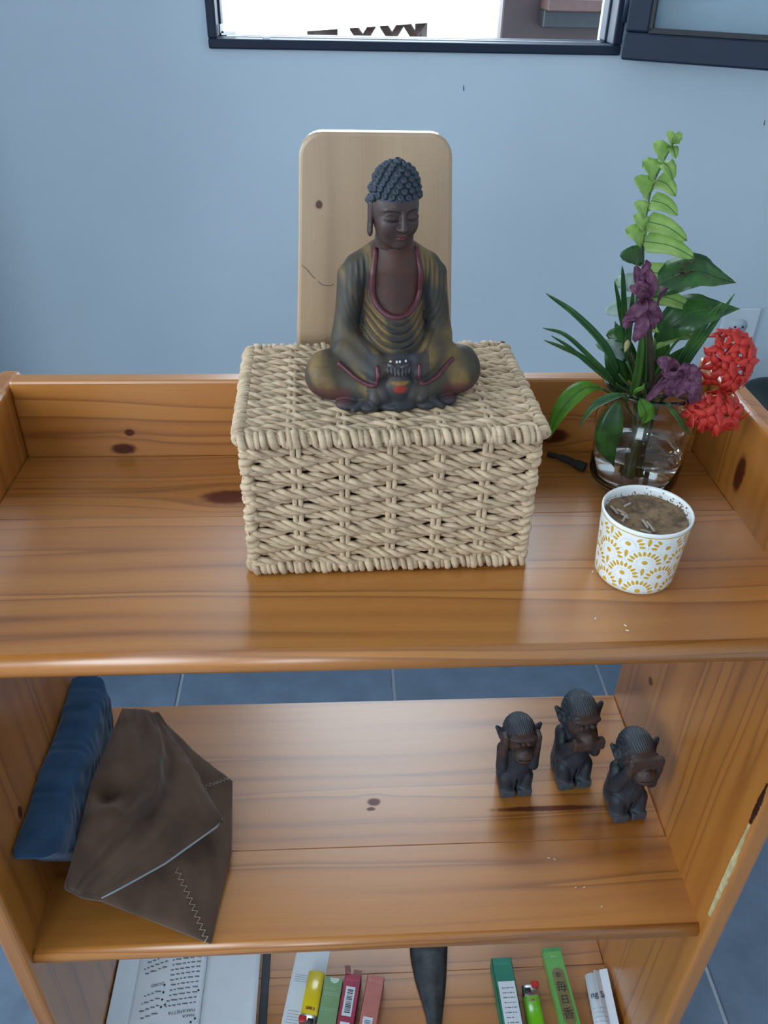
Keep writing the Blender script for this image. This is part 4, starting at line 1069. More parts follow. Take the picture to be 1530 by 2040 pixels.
# arching bright leaf beside the basket, and the variegated one
def Q(px, py, y): return at_y(px, py, y)
blade('arching_leaf', [Q(1196, 772, -.088), Q(1165, 772, -.098), Q(1130, 800, -.108), Q(1106, 838, -.112), Q(1093, 878, -.112)], .0175, (-.35, -.5, .79), M_brleaf, 'bright green leaf arching down beside the basket corner', fold=.12, prof=wide, dx=-.01)
for s, wd, mt, lab in ((0, .0075, M_grass, 'drooping dark green leaf with a white edge over the jar rim'), (1, .0042, M_pale, 'drooping white-edged leaf over the jar rim')):
    blade('variegated_leaf', [Q(1240, 785+s*3, -.098), Q(1215, 790+s*6, -.106), Q(1180, 810+s*6, -.112), Q(1155, 846+s*4, -.112)], wd, (-.3, -.6, .74), mt, lab, fold=.25, dx=-.008)
blade('jar_leaf', [Q(1325, 800, -.098), Q(1345, 825, -.106), Q(1362, 850, -.108), Q(1376, 866, -.108)], .0075, (.3, -.6, .74), M_grass, 'short green leaf drooping in front of the jar towards the red flowers', fold=.2, dx=.01)
blade('jar_leaf', [Q(1275, 795, -.100), Q(1285, 815, -.106), Q(1288, 830, -.106), Q(1280, 846, -.106)], .0150, (0, -.8, .6), M_brleaf, 'small bright green leaf hanging inside the jar mouth', fold=.25, prof=wide)
blade('jar_leaf', [Q(1232, 800, -.09), Q(1215, 850, -.094), Q(1210, 890, -.092), Q(1225, 930, -.085)], .024, (-.2, -.9, .3), M_dkleaf, 'dark green leaf pressed inside the jar glass', fold=.1, prof=wide, stem=False)
blade('sepal_sprig', [Q(1262, 788, -.104), Q(1268, 778, -.108), Q(1280, 772, -.108), Q(1284, 764, -.108)], .0045, (0, -.8, .6), M_brleaf, 'tiny bright green sprig at the jar mouth below the purple bloom', fold=.2)
# dense dark foliage in the middle of the bouquet
for k, (px, py, qx, qy, wd) in enumerate(((1245, 770, 1205, 690, .018), (1262, 760, 1225, 640, .020), (1290, 760, 1330, 650, .022), (1305, 770, 1365, 690, .020), (1255, 780, 1195, 735, .014), (1300, 775, 1395, 735, .014), (1280, 770, 1290, 640, .022))):
    y0 = -.048+.004*(k % 3)
    blade('inner_leaf', [Q(px, py, y0), Q((px*2+qx)/3, (py*2+qy)/3, y0-.003), Q((px+qx*2)/3, (py+qy*2)/3, y0-.004), Q(qx, qy, y0)], wd, (.1*(k-3), -.8, .5), M_dkleaf, 'dark green leaf in the shaded heart of the bouquet', 'leaf', 'dark inner leaves of the bouquet', fold=.1, prof=wide, dx=.003*(k-3))
# wilted purple blooms: crumpled petals
def bloom(name, lab, parts, seed, y):
    t = thing(name, lab, 'flower', (JX, JY, .012), None)
    r = random.Random(seed)
    for (px, py, qx, qy, wd) in parts:
        a = Q(px, py, y); b_ = Q(qx, qy, y-.006+r.uniform(-.004, .003)); d = b_-a
        mid = (a+b_)/2+Vector((r.uniform(-.003, .003), -.005+r.uniform(-.003, .002), r.uniform(-.002, .004)))
        V, F = leafmesh([a, mid, b_], wd, (r.uniform(-.5, .5), -1, r.uniform(-.2, .6)), 16, r.uniform(-.5, .6), lambda t: math.sin(PI*min(1, t*.85+.12))**.6, .30, r.random()*50, 9)
        put('petal', mk('petal', *thick(V, F), M_purp), t)
    a = Q(parts[0][0], parts[0][1], y)
    tv, tf = tube(bez([a, (a+Vector((JX, JY, .12)))/2, Vector((JX, JY, .10)), Vector((JX+.004, JY, .014))], 16), .0026, 9); put('stem', mk('stem', tv, tf, M_bstem), t)
bloom('wilted_bloom', 'wilted purple bloom hanging at the top of the bouquet against the fern', [(1282, 590, 1288, 518, .012), (1285, 592, 1265, 530, .011), (1284, 600, 1270, 560, .012), (1290, 590, 1255, 570, .009), (1284, 598, 1292, 540, .010), (1290, 596, 1318, 640, .011), (1285, 596, 1312, 612, .010), (1285, 598, 1245, 655, .013), (1284, 600, 1262, 680, .013), (1288, 600, 1285, 660, .014), (1280, 600, 1250, 630, .012), (1284, 604, 1240, 640, .008), (1290, 604, 1300, 655, .010)], 5, -.078)
bloom('wilted_bloom', 'wilted purple bloom drooping over the jar rim beside the red flowers', [(1345, 735, 1310, 715, .014), (1345, 735, 1300, 775, .011), (1350, 735, 1330, 790, .016), (1352, 735, 1395, 760, .018), (1350, 738, 1392, 800, .014), (1345, 738, 1360, 790, .018), (1340, 735, 1285, 800, .008), (1350, 735, 1370, 725, .013), (1340, 730, 1318, 740, .012), (1350, 740, 1385, 820, .010)], 9, -.092)
t = thing('flower_bud', 'pale closed bud hanging below the upper purple bloom', 'bud', (JX, JY, .012))
V, F = leafmesh([Q(1253, 676, -.08), Q(1250, 690, -.082), Q(1245, 702, -.082)], .007, (0, -1, 0), 8, -.5); put('petal', mk('petal', *thick(V, F, .0012), plain('bud_pale', (.32, .30, .13), .6)), t)
tv, tf = tube(bez([Q(1253, 676, -.08), Q(1258, 720, -.07), Vector((JX, JY, .09)), Vector((JX, JY+.005, .014))], 14), .001, 6); put('stem', mk('stem', tv, tf, M_bstem), t)

# red flower heads: four pointed petals per floret
fb = B()
for k in range(4):
    a = PI/2*k; d = Vector((math.cos(a), math.sin(a), 0)); s = Vector((-math.sin(a), math.cos(a), 0))
    V, F = leafmesh([d*.0008, d*.0055+Vector((0, 0, .0006)), d*.0135-Vector((0, 0, .0012))], .0066, (0, 0, 1), 8, .10, lambda t: max(.02, math.sin(PI*(t*.96+.04)**.78)**1.15), 0, 0, 3)
    fb.add(*thick(V, F, .0004))
fb.tube([(0, 0, -.016), (0, 0, .0)], [.0006, .0009], 5); fb.tube([(0, 0, 0), (0, 0, .0022)], .0006, 5)
floret_me = fb.mesh('floret', M_red, True)
def redhead(lab, c, rad, n, facing, seed, cone=1.0, sq=(1, 1, 1)):
    t = thing('red_flower_head', lab, 'flower', (JX, JY, .012)); r = random.Random(seed); F0 = Vector(facing).normalized(); k = 0; ds = []
    tries = 0
    while len(ds) < n and tries < 4000:
        tries += 1
        d = Vector((r.gauss(0, 1), r.gauss(0, 1), r.gauss(0, 1))).normalized()
        if d.dot(F0) < math.cos(cone) or any(d.dot(e) > .90 for e in ds): continue
        ds.append(d)
    for d in ds:
        p = c+Vector((d.x*sq[0], d.y*sq[1], d.z*sq[2]))*rad*r.uniform(.88, 1.05)
        M = Matrix.Translation(p) @ (d*.75+F0*.45+Vector((r.gauss(0, .15), r.gauss(0, .15), r.gauss(0, .15)))).to_track_quat('Z', 'Y').to_matrix().to_4x4() @ Matrix.Rotation(r.random()*6, 4, 'Z') @ Matrix.Scale(r.uniform(.95, 1.2), 4)
        put('floret', floret_me, t, M)
        tv, tf = tube([p-d*.010, c-F0*rad*.5], .0005, 5); put('stalk', mk('stalk', tv, tf, M_red), t)
    tv, tf = tube(bez([c-F0*rad*.5, (c+Vector((JX, JY, .11)))/2, Vector((JX+.012, JY, .09)), Vector((JX+.006, JY, .014))], 16), .0014, 7); put('stem', mk('stem', tv, tf, M_bstem), t)
redhead('large round head of coral red star flowers leaning out of the jar', Q(1452, 722, -.070), .0235, 50, (.35, -.85, .35), 3, 1.75, (.95, .95, 1.25))
redhead('smaller cluster of coral red star flowers hanging below the large red head', Q(1426, 824, -.104), .0165, 20, (0, -.9, .3), 8, 1.6, (1.35, .9, .75))
# ---------------------------------------------------------------- cloth pouches on the middle shelf
M_blue = fabric('navy_cotton', (.020, .060, .125), (.014, .042, .092))
M_brn = fabric('brown_cotton', (.112, .068, .046), (.075, .046, .032))
M_thr = plain('pale_thread', (.42, .34, .26), .8, .1)
M_pip = plain('grey_piping', (.30, .34, .36), .6, .05)
def blue_sdf(P):
    x, y, z = P.T                                   # centimetres; x from the side panel, y front to back, z up
    fx = sstep(-29.5, -18, y)
    Q_ = P.copy(); Q_[:, 1] = y - .0
    w = 2.35 + .12*np.sin(y*.55+1)*np.sin(z*.4)
    d = np.abs(x-2.35-.12*np.sin(y*.4)+.04*(z-7)) - w
    e = np.maximum(-27.6-y+(13-z)*.62, y+4.6-.12*(z-7)); e = np.maximum(e, np.maximum(z-13.9+.0*y, .05-z))
    s = smax(d, e, 1.7)
    # soft creases
    c = .10*np.sin(y*.8+z*.9+1.2*np.sin(z*.5))*sstep(-29, -20, -np.abs(y+20)-6) + .07*np.sin((y*.45-z*1.3)*1.1+2) + .13*np.sin(y*1.5+z*1.1+1.5*np.sin(y*.7))*np.sin(z*.9+x*.8) + .08*np.sin(y*3.1-z*2.2+2*np.sin(y*.9))*np.sin(y*.6+z)
    return s + c*.55
V, F = surfnet(blue_sdf, (-.6, -29.5, -.3), (6.8, -2.5, 15.), .16)
V = V*np.array((.01, .01, .01)); V[:, 0] = np.maximum(V[:, 0], .0012); V = V + np.array((-W2, 0, ZM+.0005)); V[:, 2] = np.maximum(V[:, 2], ZM+.0005)
top('blue_pouch', mk('blue_pouch', V, F, M_blue), 'navy blue cotton pouch standing on edge against the left side panel', 'pouch')

def poly(pts, n):
    """resample a polyline evenly"""
    p = [np.array(q, float) for q in pts]; L = [0]
    for a, b_ in zip(p[:-1], p[1:]): L.append(L[-1]+np.linalg.norm(b_-a))
    t = np.linspace(0, L[-1], n); P = np.array(p); return np.stack([np.interp(t, L, P[:, k]) for k in range(3)], 1)
def coons(c0, c1, d0, d1, n=60, m=60):
    """c0: bottom (u), c1: top (u), d0: left (v), d1: right (v)"""
    c0, c1, d0, d1 = poly(c0, n), poly(c1, n), poly(d0, m), poly(d1, m)
    u = np.linspace(0, 1, n)[:, None, None]; v = np.linspace(0, 1, m)[None, :, None]
    return (1-v)*c0[:, None]+v*c1[:, None]+(1-u)*d0[None]+u*d1[None]-((1-u)*(1-v)*c0[0]+u*(1-v)*c0[-1]+(1-u)*v*c1[0]+u*v*c1[-1])
def cloth(G, bulge, wr, seed, thick_, edge=.5, puck=0., dent=0.):
    n, m, _ = G.shape; u = np.linspace(0, 1, n)[:, None]; v = np.linspace(0, 1, m)[None, :]
    du = np.gradient(G, axis=0); dv = np.gradient(G, axis=1); N = np.cross(du, dv); N /= np.linalg.norm(N, axis=2)[..., None]+1e-9
    if N[..., 2].mean() < 0: N = -N
    b = (np.clip(16*u*(1-u)*v*(1-v), 0, 1))**edge
    nz = np.array([[mnoise.noise((u_*3.2+seed, v_*3.6, seed))*.6+mnoise.noise((u_*7+seed, v_*5+u_*4, seed+4))*.4 for v_ in v[0]] for u_ in u[:, 0]])
    ex = puck*np.sin(v*62+3*np.sin(v*17))*np.exp(-((1-u)/.16)**2)*sstep(.42, .5, v) - dent*np.exp(-((u-.16)/.10)**2-((v-.44)/.05)**2) + dent*.8*np.exp(-((u-.2)/.16)**2-((v-.33)/.045)**2) + dent*.5*np.exp(-((u-.45-.5*(v-.5))/.05)**2)*b - dent*.4*np.exp(-((u-.55-.5*(v-.5))/.06)**2)*b
    T_ = G+N*(bulge*b+wr*nz*(.25+b)+ex)[..., None]
    Bt = G-N*(thick_*(.25+.75*b))[..., None]
    V = np.concatenate([T_.reshape(-1, 3), Bt.reshape(-1, 3)]); F = []
    o = n*m
    for i in range(n-1):
        for j in range(m-1):
            a = i*m+j; F.append((a, a+m, a+m+1, a+1)); F.append((o+a, o+a+1, o+a+m+1, o+a+m))
    for i in range(n-1):
        a = i*m; F.append((a, o+a, o+a+m, a+m)); a = i*m+m-1; F.append((a, a+m, o+a+m, o+a))
    for j in range(m-1):
        a = j; F.append((a, a+1, o+a+1, o+a)); a = (n-1)*m+j; F.append((a, o+a, o+a+1, a+1))
    return V, F, T_
pA = (-.300, -.058, -.329); pB = (-.2613, -.049, -.349); pC = (-.2371, -.0722, -.3841); pD = (-.167, -.1087, -.405); pE = (-.173, -.299, -.4265); pF = (-.2807, -.281, -.369); pG = (-.3115, -.284, -.339); pK = (-.1673, -.1863, -.381)
br = thing('brown_pouch', 'folded brown cotton pouch with zigzag stitching leaning on the blue pouch', 'pouch', (-.235, -.18, ZM))
body_ = [pG, pF, pE]; topl = [pA, pB, pD]
G_ = coons([pG, (-.297, -.2845, -.356), pF, pE], [pA, pB, (-.205, -.090, -.385), pD], [pG, (-.309, -.17, -.330), pA], [pE, (-.160, -.20, -.416), pD], 70, 70)
V, F, Tp = cloth(G_, .014, .011, 3.1, .012)
V[:, 2] = np.maximum(V[:, 2], ZM+.0006)
bb_ = put('pouch_body', mk('pouch_body', V, F, M_brn), br)
G2 = coons([pG, (-.299, -.2850, -.353), pF], [pA, (-.283, -.053, -.337), pB], [pG, (-.311, -.17, -.326), pA], [pF, (-.224, -.240, -.375), pK, (-.213, -.112, -.362), pB], 60, 70)
G2 = G2 + np.array((0, 0, .004))
V, F, T2 = cloth(G2, .024, .017, 8.3, .0022, .8, .0018, .017)
fl_ = put('flap', mk('flap', V, F, M_brn), br)
e_ = [Vector(q) for q in T2[-1, :34:3]]
tv, tf = tube([q+Vector((0, -.0006, .0012)) for q in e_], [.0006]+[.0013]*(len(e_)-2)+[.0005], 6); put('piping', mk('piping', tv, tf, M_pip), fl_)
def zigzag(u0, v0, u1, v1, k, amp=.0026):
    b = B(); pts = []
    def S_(u, v):
        i, j = u*(Tp.shape[0]-1), v*(Tp.shape[1]-1); i0, j0 = int(min(i, Tp.shape[0]-2)), int(min(j, Tp.shape[1]-2)); a, c = i-i0, j-j0
        return Vector(((1-a)*(1-c)*Tp[i0, j0]+a*(1-c)*Tp[i0+1, j0]+(1-a)*c*Tp[i0, j0+1]+a*c*Tp[i0+1, j0+1]).tolist())
    p0, p1 = S_(u0, v0), S_(u1, v1); d = (p1-p0).normalized(); s = d.cross(Vector((0, 0, 1))).normalized()
    for i in range(k): t = i/(k-1); pts.append(S_(u0+(u1-u0)*t, v0+(v1-v0)*t)+s*amp*(1 if i % 2 else -1)+Vector((0, 0, .0011)))
    tv, tf = tube(pts, .0005, 5); put('stitching', mk('stitching', tv, tf, M_thr), bb_)
def near(px, py):
    best = min(((to_px(Tp[i, j])[0]-px)**2+(to_px(Tp[i, j])[1]-py)**2, i, j) for i in range(0, Tp.shape[0]) for j in range(0, Tp.shape[1]))
    return best[1]/(Tp.shape[0]-1), best[2]/(Tp.shape[1]-1)
zigzag(*near(352, 1730), *near(414, 1874), 24); zigzag(*near(396, 1580), *near(456, 1553), 17)
# ---------------------------------------------------------------- things on the bottom shelf
def quad_frame(tl, tr, bl, z):
    """frame on the plane z from three pixels of a top face: origin tl, x towards tr, y towards bl"""
    a, b_, c = at_z(*tl, z), at_z(*tr, z), at_z(*bl, z)
    y = (c-a).normalized(); x = (b_-a); wd = (x-y*x.dot(y)).length; x = (x-y*x.dot(y)).normalized(); n = x.cross(y)
    M = Matrix((x, y, Vector((0, 0, 1)))).transposed().to_4x4(); M.translation = a
    return M, wd
def cbox(lo, hi, m, M, r=.0008, name='box'): return bmme(name, bevel_box(lo, hi, r, 2), m, M=M)
def text(s, size, M, mat, name, par, ext=.00006, align='CENTER', bend=None):
    c = bpy.data.curves.new('t', 'FONT'); c.body = s; c.size = size; c.align_x = align; c.align_y = 'CENTER'; c.extrude = ext
    o = bpy.data.objects.new('t', c); COL.objects.link(o); dg = bpy.context.evaluated_depsgraph_get(); dg.update()
    me = bpy.data.meshes.new_from_object(o.evaluated_get(dg)); bpy.data.objects.remove(o); bpy.data.curves.remove(c)
    me.materials.clear(); me.materials.append(mat)
    for v in me.vertices: v.co = bend(v.co) if bend else M @ v.co
    me.name = name; return put(name, me, par)
M_ink = plain('black_ink', (.02, .022, .026), .6, .05)
M_gink = plain('grey_ink', (.16, .17, .20), .7, .1)
M_paper = plain('white_paper', (.70, .76, .82), .7, .02)
M_lab = plain('white_label', (.66, .72, .78), .6, .02)
def printlines(M, x0, x1, y0, y1, n, mat, name, par, h=.0011, seed=1, z=.0001, word=.006):
    """rows of word-like print"""
    r = random.Random(seed); b = B()
    for i in range(n):
        y = y0+(y1-y0)*(i+.5)/n; x = x0; end = x1 if r.random() < .8 else x0+(x1-x0)*r.uniform(.5, .9)
        while x < end:
            wl = min(r.uniform(.3, 1.3)*word, end-x); b.box((x+wl/2, y, z), (wl, h, .00008), M); x += wl+word*.25
    return put(name, b.mesh(name, mat), par)
zb = ZB
# incense boxes with barcode labels
def barcode(M, x0, x1, y0, y1, par, z, seed):
    put('label', cbox((x0, y0, z), (x1, y1, z+.0002), M_lab, M, 0), par); r = random.Random(seed); b = B(); y = y0+(y1-y0)*.12
    while y < y1-(y1-y0)*.1:
        w_ = r.choice((.0005, .0008, .0014)); b.box(((x0+x1)/2+(x1-x0)*.02, y, z+.0003), ((x1-x0)*.62, w_, .0001), M); y += w_+r.choice((.0006, .001, .0015))
    put('barcode', b.mesh('barcode', M_ink), par)
def incense_box(lab, tl, tr, bl, h, L, col, dark, flaps, bars, seed):
    M, wd = quad_frame(tl, tr, bl, zb+h); m = plain('card_'+str(seed), col, .5, .08, 60.)
    t = thing('incense_box', lab, 'box', M @ Vector((wd/2, L/2, -h)), 'incense boxes on the bottom shelf')
    b = B()    # open-ended carton tube
    for lo, hi in (((0, 0, -.0006), (wd, L, 0)), ((0, 0, -h), (wd, L, -h+.0006)), ((0, 0, -h), (.0006, L, 0)), ((wd-.0006, 0, -h), (wd, L, 0))): b.box([(i+j)/2 for i, j in zip(lo, hi)], [j-i for i, j in zip(lo, hi)], M)
    b.box((wd/2, .012, -h/2), (wd-.001, .0006, h-.001), M)
    put('carton', b.mesh('carton', m), t)
    if flaps:
        md = plain('card_in_'+str(seed), dark, .7)
        put('end_flap', cbox((0, -.0006, 0), (wd*.36, .0, .011), md, M @ Matrix.Rotation(math.radians(28), 4, 'X') @ Matrix.Rotation(math.radians(-12), 4, 'Y'), 0), t)
        put('end_flap', cbox((wd*.5, -.0006, -.001), (wd, .0, .006), md, M @ Matrix.Rotation(math.radians(50), 4, 'X'), 0), t)
    for (y0, y1) in bars: barcode(M, wd*.20, wd*.76, y0, y1, t, .0001, seed+int(y0*1000))
    printlines(M, wd*.12, wd*.9, .006, .0105, 2, plain('pale_print_'+str(seed), tuple(min(1, c*1.8+.05) for c in col), .6), 'small_print', t, .0007, seed, .0001, .003)
    return t, M, wd
incense_box('crimson incense box with torn open end flaps and barcode labels', (688, 1938), (721, 1939), (670, 2040), .024, .172, (.36, .035, .075), (.22, .09, .08), True, [(.018, .058), (.066, .105)], 11)
incense_box('salmon pink incense box with a barcode label beside the crimson one', (733, 1940), (766, 1945), (714, 2040), .022, .170, (.50, .165, .135), (.25, .08, .07), False, [(.058, .098)], 17)
t, M, wd = incense_box('dark green incense box with a long white label', (979, 1909), (1017, 1903), (1001, 2040), .024, .180, (.008, .20, .125), (.01, .1, .07), False, [], 23)
put('label', cbox((wd*.12, .034, .0001), (wd*.95, .15, .0003), M_lab, M, 0), t); printlines(M, wd*.25, wd*.85, .04, .14, 15, M_gink, 'label_print', t, .0012, 5, .0004, .005)
# light green box with the oval panel
M, wd = quad_frame((1080, 1889), (1116, 1888), (1118, 2040), zb+.016); Lb = .19
M_gb = plain('light_green_card', (.13, .42, .10), .3, .06, 40., coat=.4)
t = thing('green_incense_box', 'light green incense box with dark brush characters in a tan oval', 'box', M @ Vector((wd/2, Lb/2, -.016)))
put('carton', cbox((0, 0, -.016), (wd, Lb, 0), M_gb, M, .0006), t)
put('end_band', cbox((0, -.0002, -.004), (wd, .006, .0002), plain('green_band', (.10, .34, .10), .3), M, 0), t)
a0, a1 = .030, .110; V = []; n = 40
for k in range(n):
    a = 2*PI*k/n; s = 1 if math.sin(a) > 0 else -1; rr = wd*.33
    V.append(M @ Vector((wd*.52+rr*math.cos(a), (a0+a1)/2+s*((a1-a0)/2-rr)+rr*math.sin(a), .00025)))
put('oval_panel', mk('oval_panel', V, [tuple(range(n))], plain('tan_oval', (.20, .17, .065), .45), False), t)
flip = Matrix.Diagonal((1, -1, 1, 1))
for s_, y, sz in (('新', .041, .009), ('毎', .058, .0165), ('日', .076, .0135), ('香', .095, .0165)): text(s_, sz, M @ Matrix.Translation((wd*.52, y, .00035)) @ flip, M_ink, 'brush_character', t)
text('INCENSE', .004, M @ Matrix.Translation((wd*.5, .014, .0003)) @ flip, plain('pale_green_print', (.55, .8, .55), .5), 'small_print', t) if False else printlines(M, wd*.36, wd*.66, .0125, .0145, 1, plain('pale_green_print', (.5, .75, .5), .5), 'small_print', t, .0014, 3, .0002, .004)
b = B()
for (dx, dy) in ((.0, .0), (.005, -.003), (-.004, .003), (.003, .006), (-.001, .009)): b.lathe([(0, .0003), (.0018, .0002)], 10, (0, 0, 0), M=M @ Matrix.Translation((wd*.5+dx, .142+dy, 0)))
put('ink_dots', b.mesh('ink_dots', M_ink), t)
# green card carton
M, wd = quad_frame((648, 1945), (683, 1953), (631, 2040), zb+.013)
M_gc = plain('sage_card', (.20, .36, .17), .55, .05)
t = thing('green_carton', 'flat sage green carton between the yellow lighter and the crimson box', 'box', M @ Vector((wd/2, .06, -.013)))
put('carton', cbox((0, 0, -.013), (wd, .13, 0), M_gc, M, .0005), t)
V = [M @ Vector((wd*.55, .0005, .0002))]+[M @ Vector((wd*.55+.0068*math.cos(a), .0005+.0075*math.sin(a), .0002)) for a in np.linspace(0, PI, 14)]
put('thumb_notch', mk('thumb_notch', V, [(0, i, i+1) for i in range(1, 14)], plain('notch_pale', (.62, .78, .66), .6), False), t)
for i, (y0, y1, n) in enumerate(((.013, .018, 2), (.020, .026, 2), (.042, .047, 2), (.068, .072, 2))): printlines(M, wd*.1, wd*.9, y0, y1, n, plain('sage_print_%d' % i, (.36, .55, .36), .6), 'small_print', t, .0009, 30+i, .0001, .004)
# leaflet under the lighter
M, wd = quad_frame((588, 1911), (655, 1909), (560, 2040), zb+.0008)
t = thing('leaflet', 'white printed leaflet lying under the yellow lighter', 'leaflet', M @ Vector((wd/2, .06, 0)))
put('sheet', cbox((0, -.04, -.0006), (wd, .17, 0), M_paper, M, 0), t)
printlines(M, wd*.12, wd*.5, .02, .032, 4, M_gink, 'small_print', t, .0006, 41, .0001, .003); printlines(M, wd*.12, wd*.45, .07, .09, 5, M_gink, 'small_print', t, .0006, 43, .0001, .003)
# lighters
def lighter(lab, p0, p1, dirpx, z, col, butt, seed, hood_first):
    a = at_z(*p0, z); b_ = at_z(*p1, z); wd = .0245
    x = (b_-a).normalized(); mid = (a+b_)/2
    y = (at_z(*dirpx, z)-mid); y = (y-x*y.dot(x)).normalized()
    M = Matrix((x, y, x.cross(y) if x.cross(y).z > 0 else -x.cross(y))).transposed().to_4x4(); M.translation = mid
    M.translation.z = z
    t = thing('lighter', lab, 'lighter', M.translation, 'disposable lighters on the bottom shelf')
    m = plain('lighter_plastic_%d' % seed, col, .22, .03, coat=.5)
    def oval(y0, y1, hw, hh, mat, name, taper=1.):
        V = []; F = []; n = 28; ys = [y0, y0+.0006, y1-.0006, y1] ; sc = [.93, 1, taper, .93*taper]
        for yy, s in zip(ys, sc):
            for k in range(n):
                q = 2*PI*k/n; V.append(M @ Vector((hw*s*math.copysign(abs(math.cos(q))**.75, math.cos(q)), yy, hh*s*math.copysign(abs(math.sin(q))**.75, math.sin(q)))))
        for j in range(3):
            for k in range(n): a_ = j*n+k; c_ = j*n+(k+1) % n; F.append((a_, c_, c_+n, a_+n))
        F += [tuple(range(n-1, -1, -1)), tuple(range(3*n, 4*n))]
        return put(name, mk(name, V, F, mat), t)
    if hood_first: # metal hood at the far end
        h0, h1, b0, b1 = -.016, 0., 0., .062
    else: b0, b1, h0, h1 = 0., .060, .060, .077
    oval(b0, b1, wd/2, .0065, m, 'tank')
    hd_ = oval(h0, h1, wd/2*.96, .0060, M_steel, 'metal_hood', 1.)
    bx = .30*wd*(1 if hood_first else -1); by = (h0-.001 if hood_first else h0+.006)
    put('button', cbox((bx-.0055, by-.003, -.004), (bx+.0055, by+.005, .0088), butt, M, .0015), t)
    put('spark_wheel', mk('spark_wheel', *tube([M @ Vector((-bx*.6-.004, (h0+h1)/2, .004)), M @ Vector((-bx*.6+.004, (h0+h1)/2, .004))], .0042, 14), M_black), t)
    return t, M, wd, (b0, b1)
M_rb = plain('red_button', (.50, .025, .02), .3, .03)
t, M, wd, (b0, b1) = lighter('yellow disposable lighter with red button lying on the leaflet', (614, 1936), (649, 1941), (615, 2018), zb+.0085+.0008, (.78, .60, .02), M_rb, 1, False)
lg = put('logo_patch', cbox((-.006, .050, .0061), (.004, .0545, .0067), plain('orange_logo', (.62, .22, .02), .4), M, .0004), t)
text('BIC', .0045, M @ Matrix.Translation((-.001, .0522, .0069)) @ Matrix.Rotation(PI, 4, 'Z'), M_ink, 'logo_lettering', t)
put('logo_figure', cbox((.0055, .0505, .0061), (.0067, .0548, .0066), M_ink, M, .0003), t)
t, M, wd, (b0, b1) = lighter('lime green disposable lighter with red button beside the dark green box', (1044, 1988), (1073, 1987), (1066, 2040), zb+.0085, (.18, .58, .02), M_rb, 2, True)
put('logo_patch', cbox((-.005, .004, .0061), (.005, .008, .0067), plain('tan_logo', (.45, .36, .12), .4), M, .0004), t)
text('BIC', .004, M @ Matrix.Translation((0, .006, .0069)) @ Matrix.Rotation(PI, 4, 'Z'), M_ink, 'logo_lettering', t)
# dark flat wooden blade
zt = zb+.007
L_ = [(816, 1880), (818, 1905), (827, 1950), (838, 1985), (848, 2020), (852, 2045), (852, 2080)]; R_ = [(892, 1880), (891, 1905), (889, 1950), (886, 1985), (882, 2020), (880, 2045), (880, 2080)]
V = []; F = []
for (l, r) in zip(L_, R_):
    a, b_ = at_z(*l, zt), at_z(*r, zt)
    for s, dz in ((0, -.0035), (.12, .0005), (.5, .0018), (.88, .0005), (1, -.0035), (.88, -.0065), (.12, -.0065)): p = a.lerp(b_, s); p.z = zt+dz; V.append(p)
for i in range(len(L_)-1):
    for k in range(7): a_ = i*7+k; c_ = i*7+(k+1) % 7; F.append((a_, c_, c_+7, a_+7))
F += [tuple(range(6, -1, -1)), tuple(range((len(L_)-1)*7, len(L_)*7))]
top('wooden_paddle', mk('wooden_paddle', V, F, plain('dark_grey_wood', (.045, .052, .062), .5, .3, 60., bump=.3, bscale=300.), True), 'dark grey flat wooden blade narrowing towards its handle', 'paddle')
# rolled paper tube
M, wd = quad_frame((1163, 1946), (1198, 1940), (1181, 2040), zb+.0135); r_ = wd*.46
t = thing('paper_roll', 'white rolled paper tube with handwriting beside the right side panel', 'paper roll', M @ Vector((wd/2, .06, -.0135)))
V = []; F = []; n = 60; L3 = .16
for k in range(n+1):
    a = PI*2.45*k/n+.2; rr = r_*(.90+.10*k/n)
    for y in (0, L3): V.append(M @ Vector((wd/2+rr*math.cos(a), y-(.004*k/n), rr*math.sin(a))))
F = [(2*k, 2*k+2, 2*k+3, 2*k+1) for k in range(n)]
put('rolled_sheet', mk('rolled_sheet', *thick([Vector(v) for v in V], F, .0004), M_paper), t)
put('loose_edge', bmme('loose_edge', bevel_box((0, -.006, 0), (.0004, L3, .012), 0), M_paper, M=M @ Matrix.Translation((wd*.5+r_*.70, 0, r_*.72)) @ Matrix.Rotation(math.radians(70), 4, 'Y')), t)
def rollbend(co):
    a = PI/2 - (co.x-.0)/r_; rr = r_*1.035; return M @ Vector((wd/2+rr*math.cos(a), .030-co.y, rr*math.sin(a)+co.z))
text('ng St', .012, None, M_ink, 'handwriting', t, .00005, bend=rollbend)
b = B(); rr = r_*1.03; rd = random.Random(9)
for i in range(9):
    y = .048+.006*i
    for k in range(9):
        if rd.random() < .15: continue
        a = PI*.80-k*.17; b.box((0, 0, 0), (.0022, .0009, .00012), M @ Matrix.Translation((wd/2+rr*math.cos(a), y, rr*math.sin(a))) @ Matrix.Rotation(PI/2-a, 4, 'Y'))
put('printed_lines', b.mesh('printed_lines', plain('faint_ink', (.40, .44, .50), .7)), t)

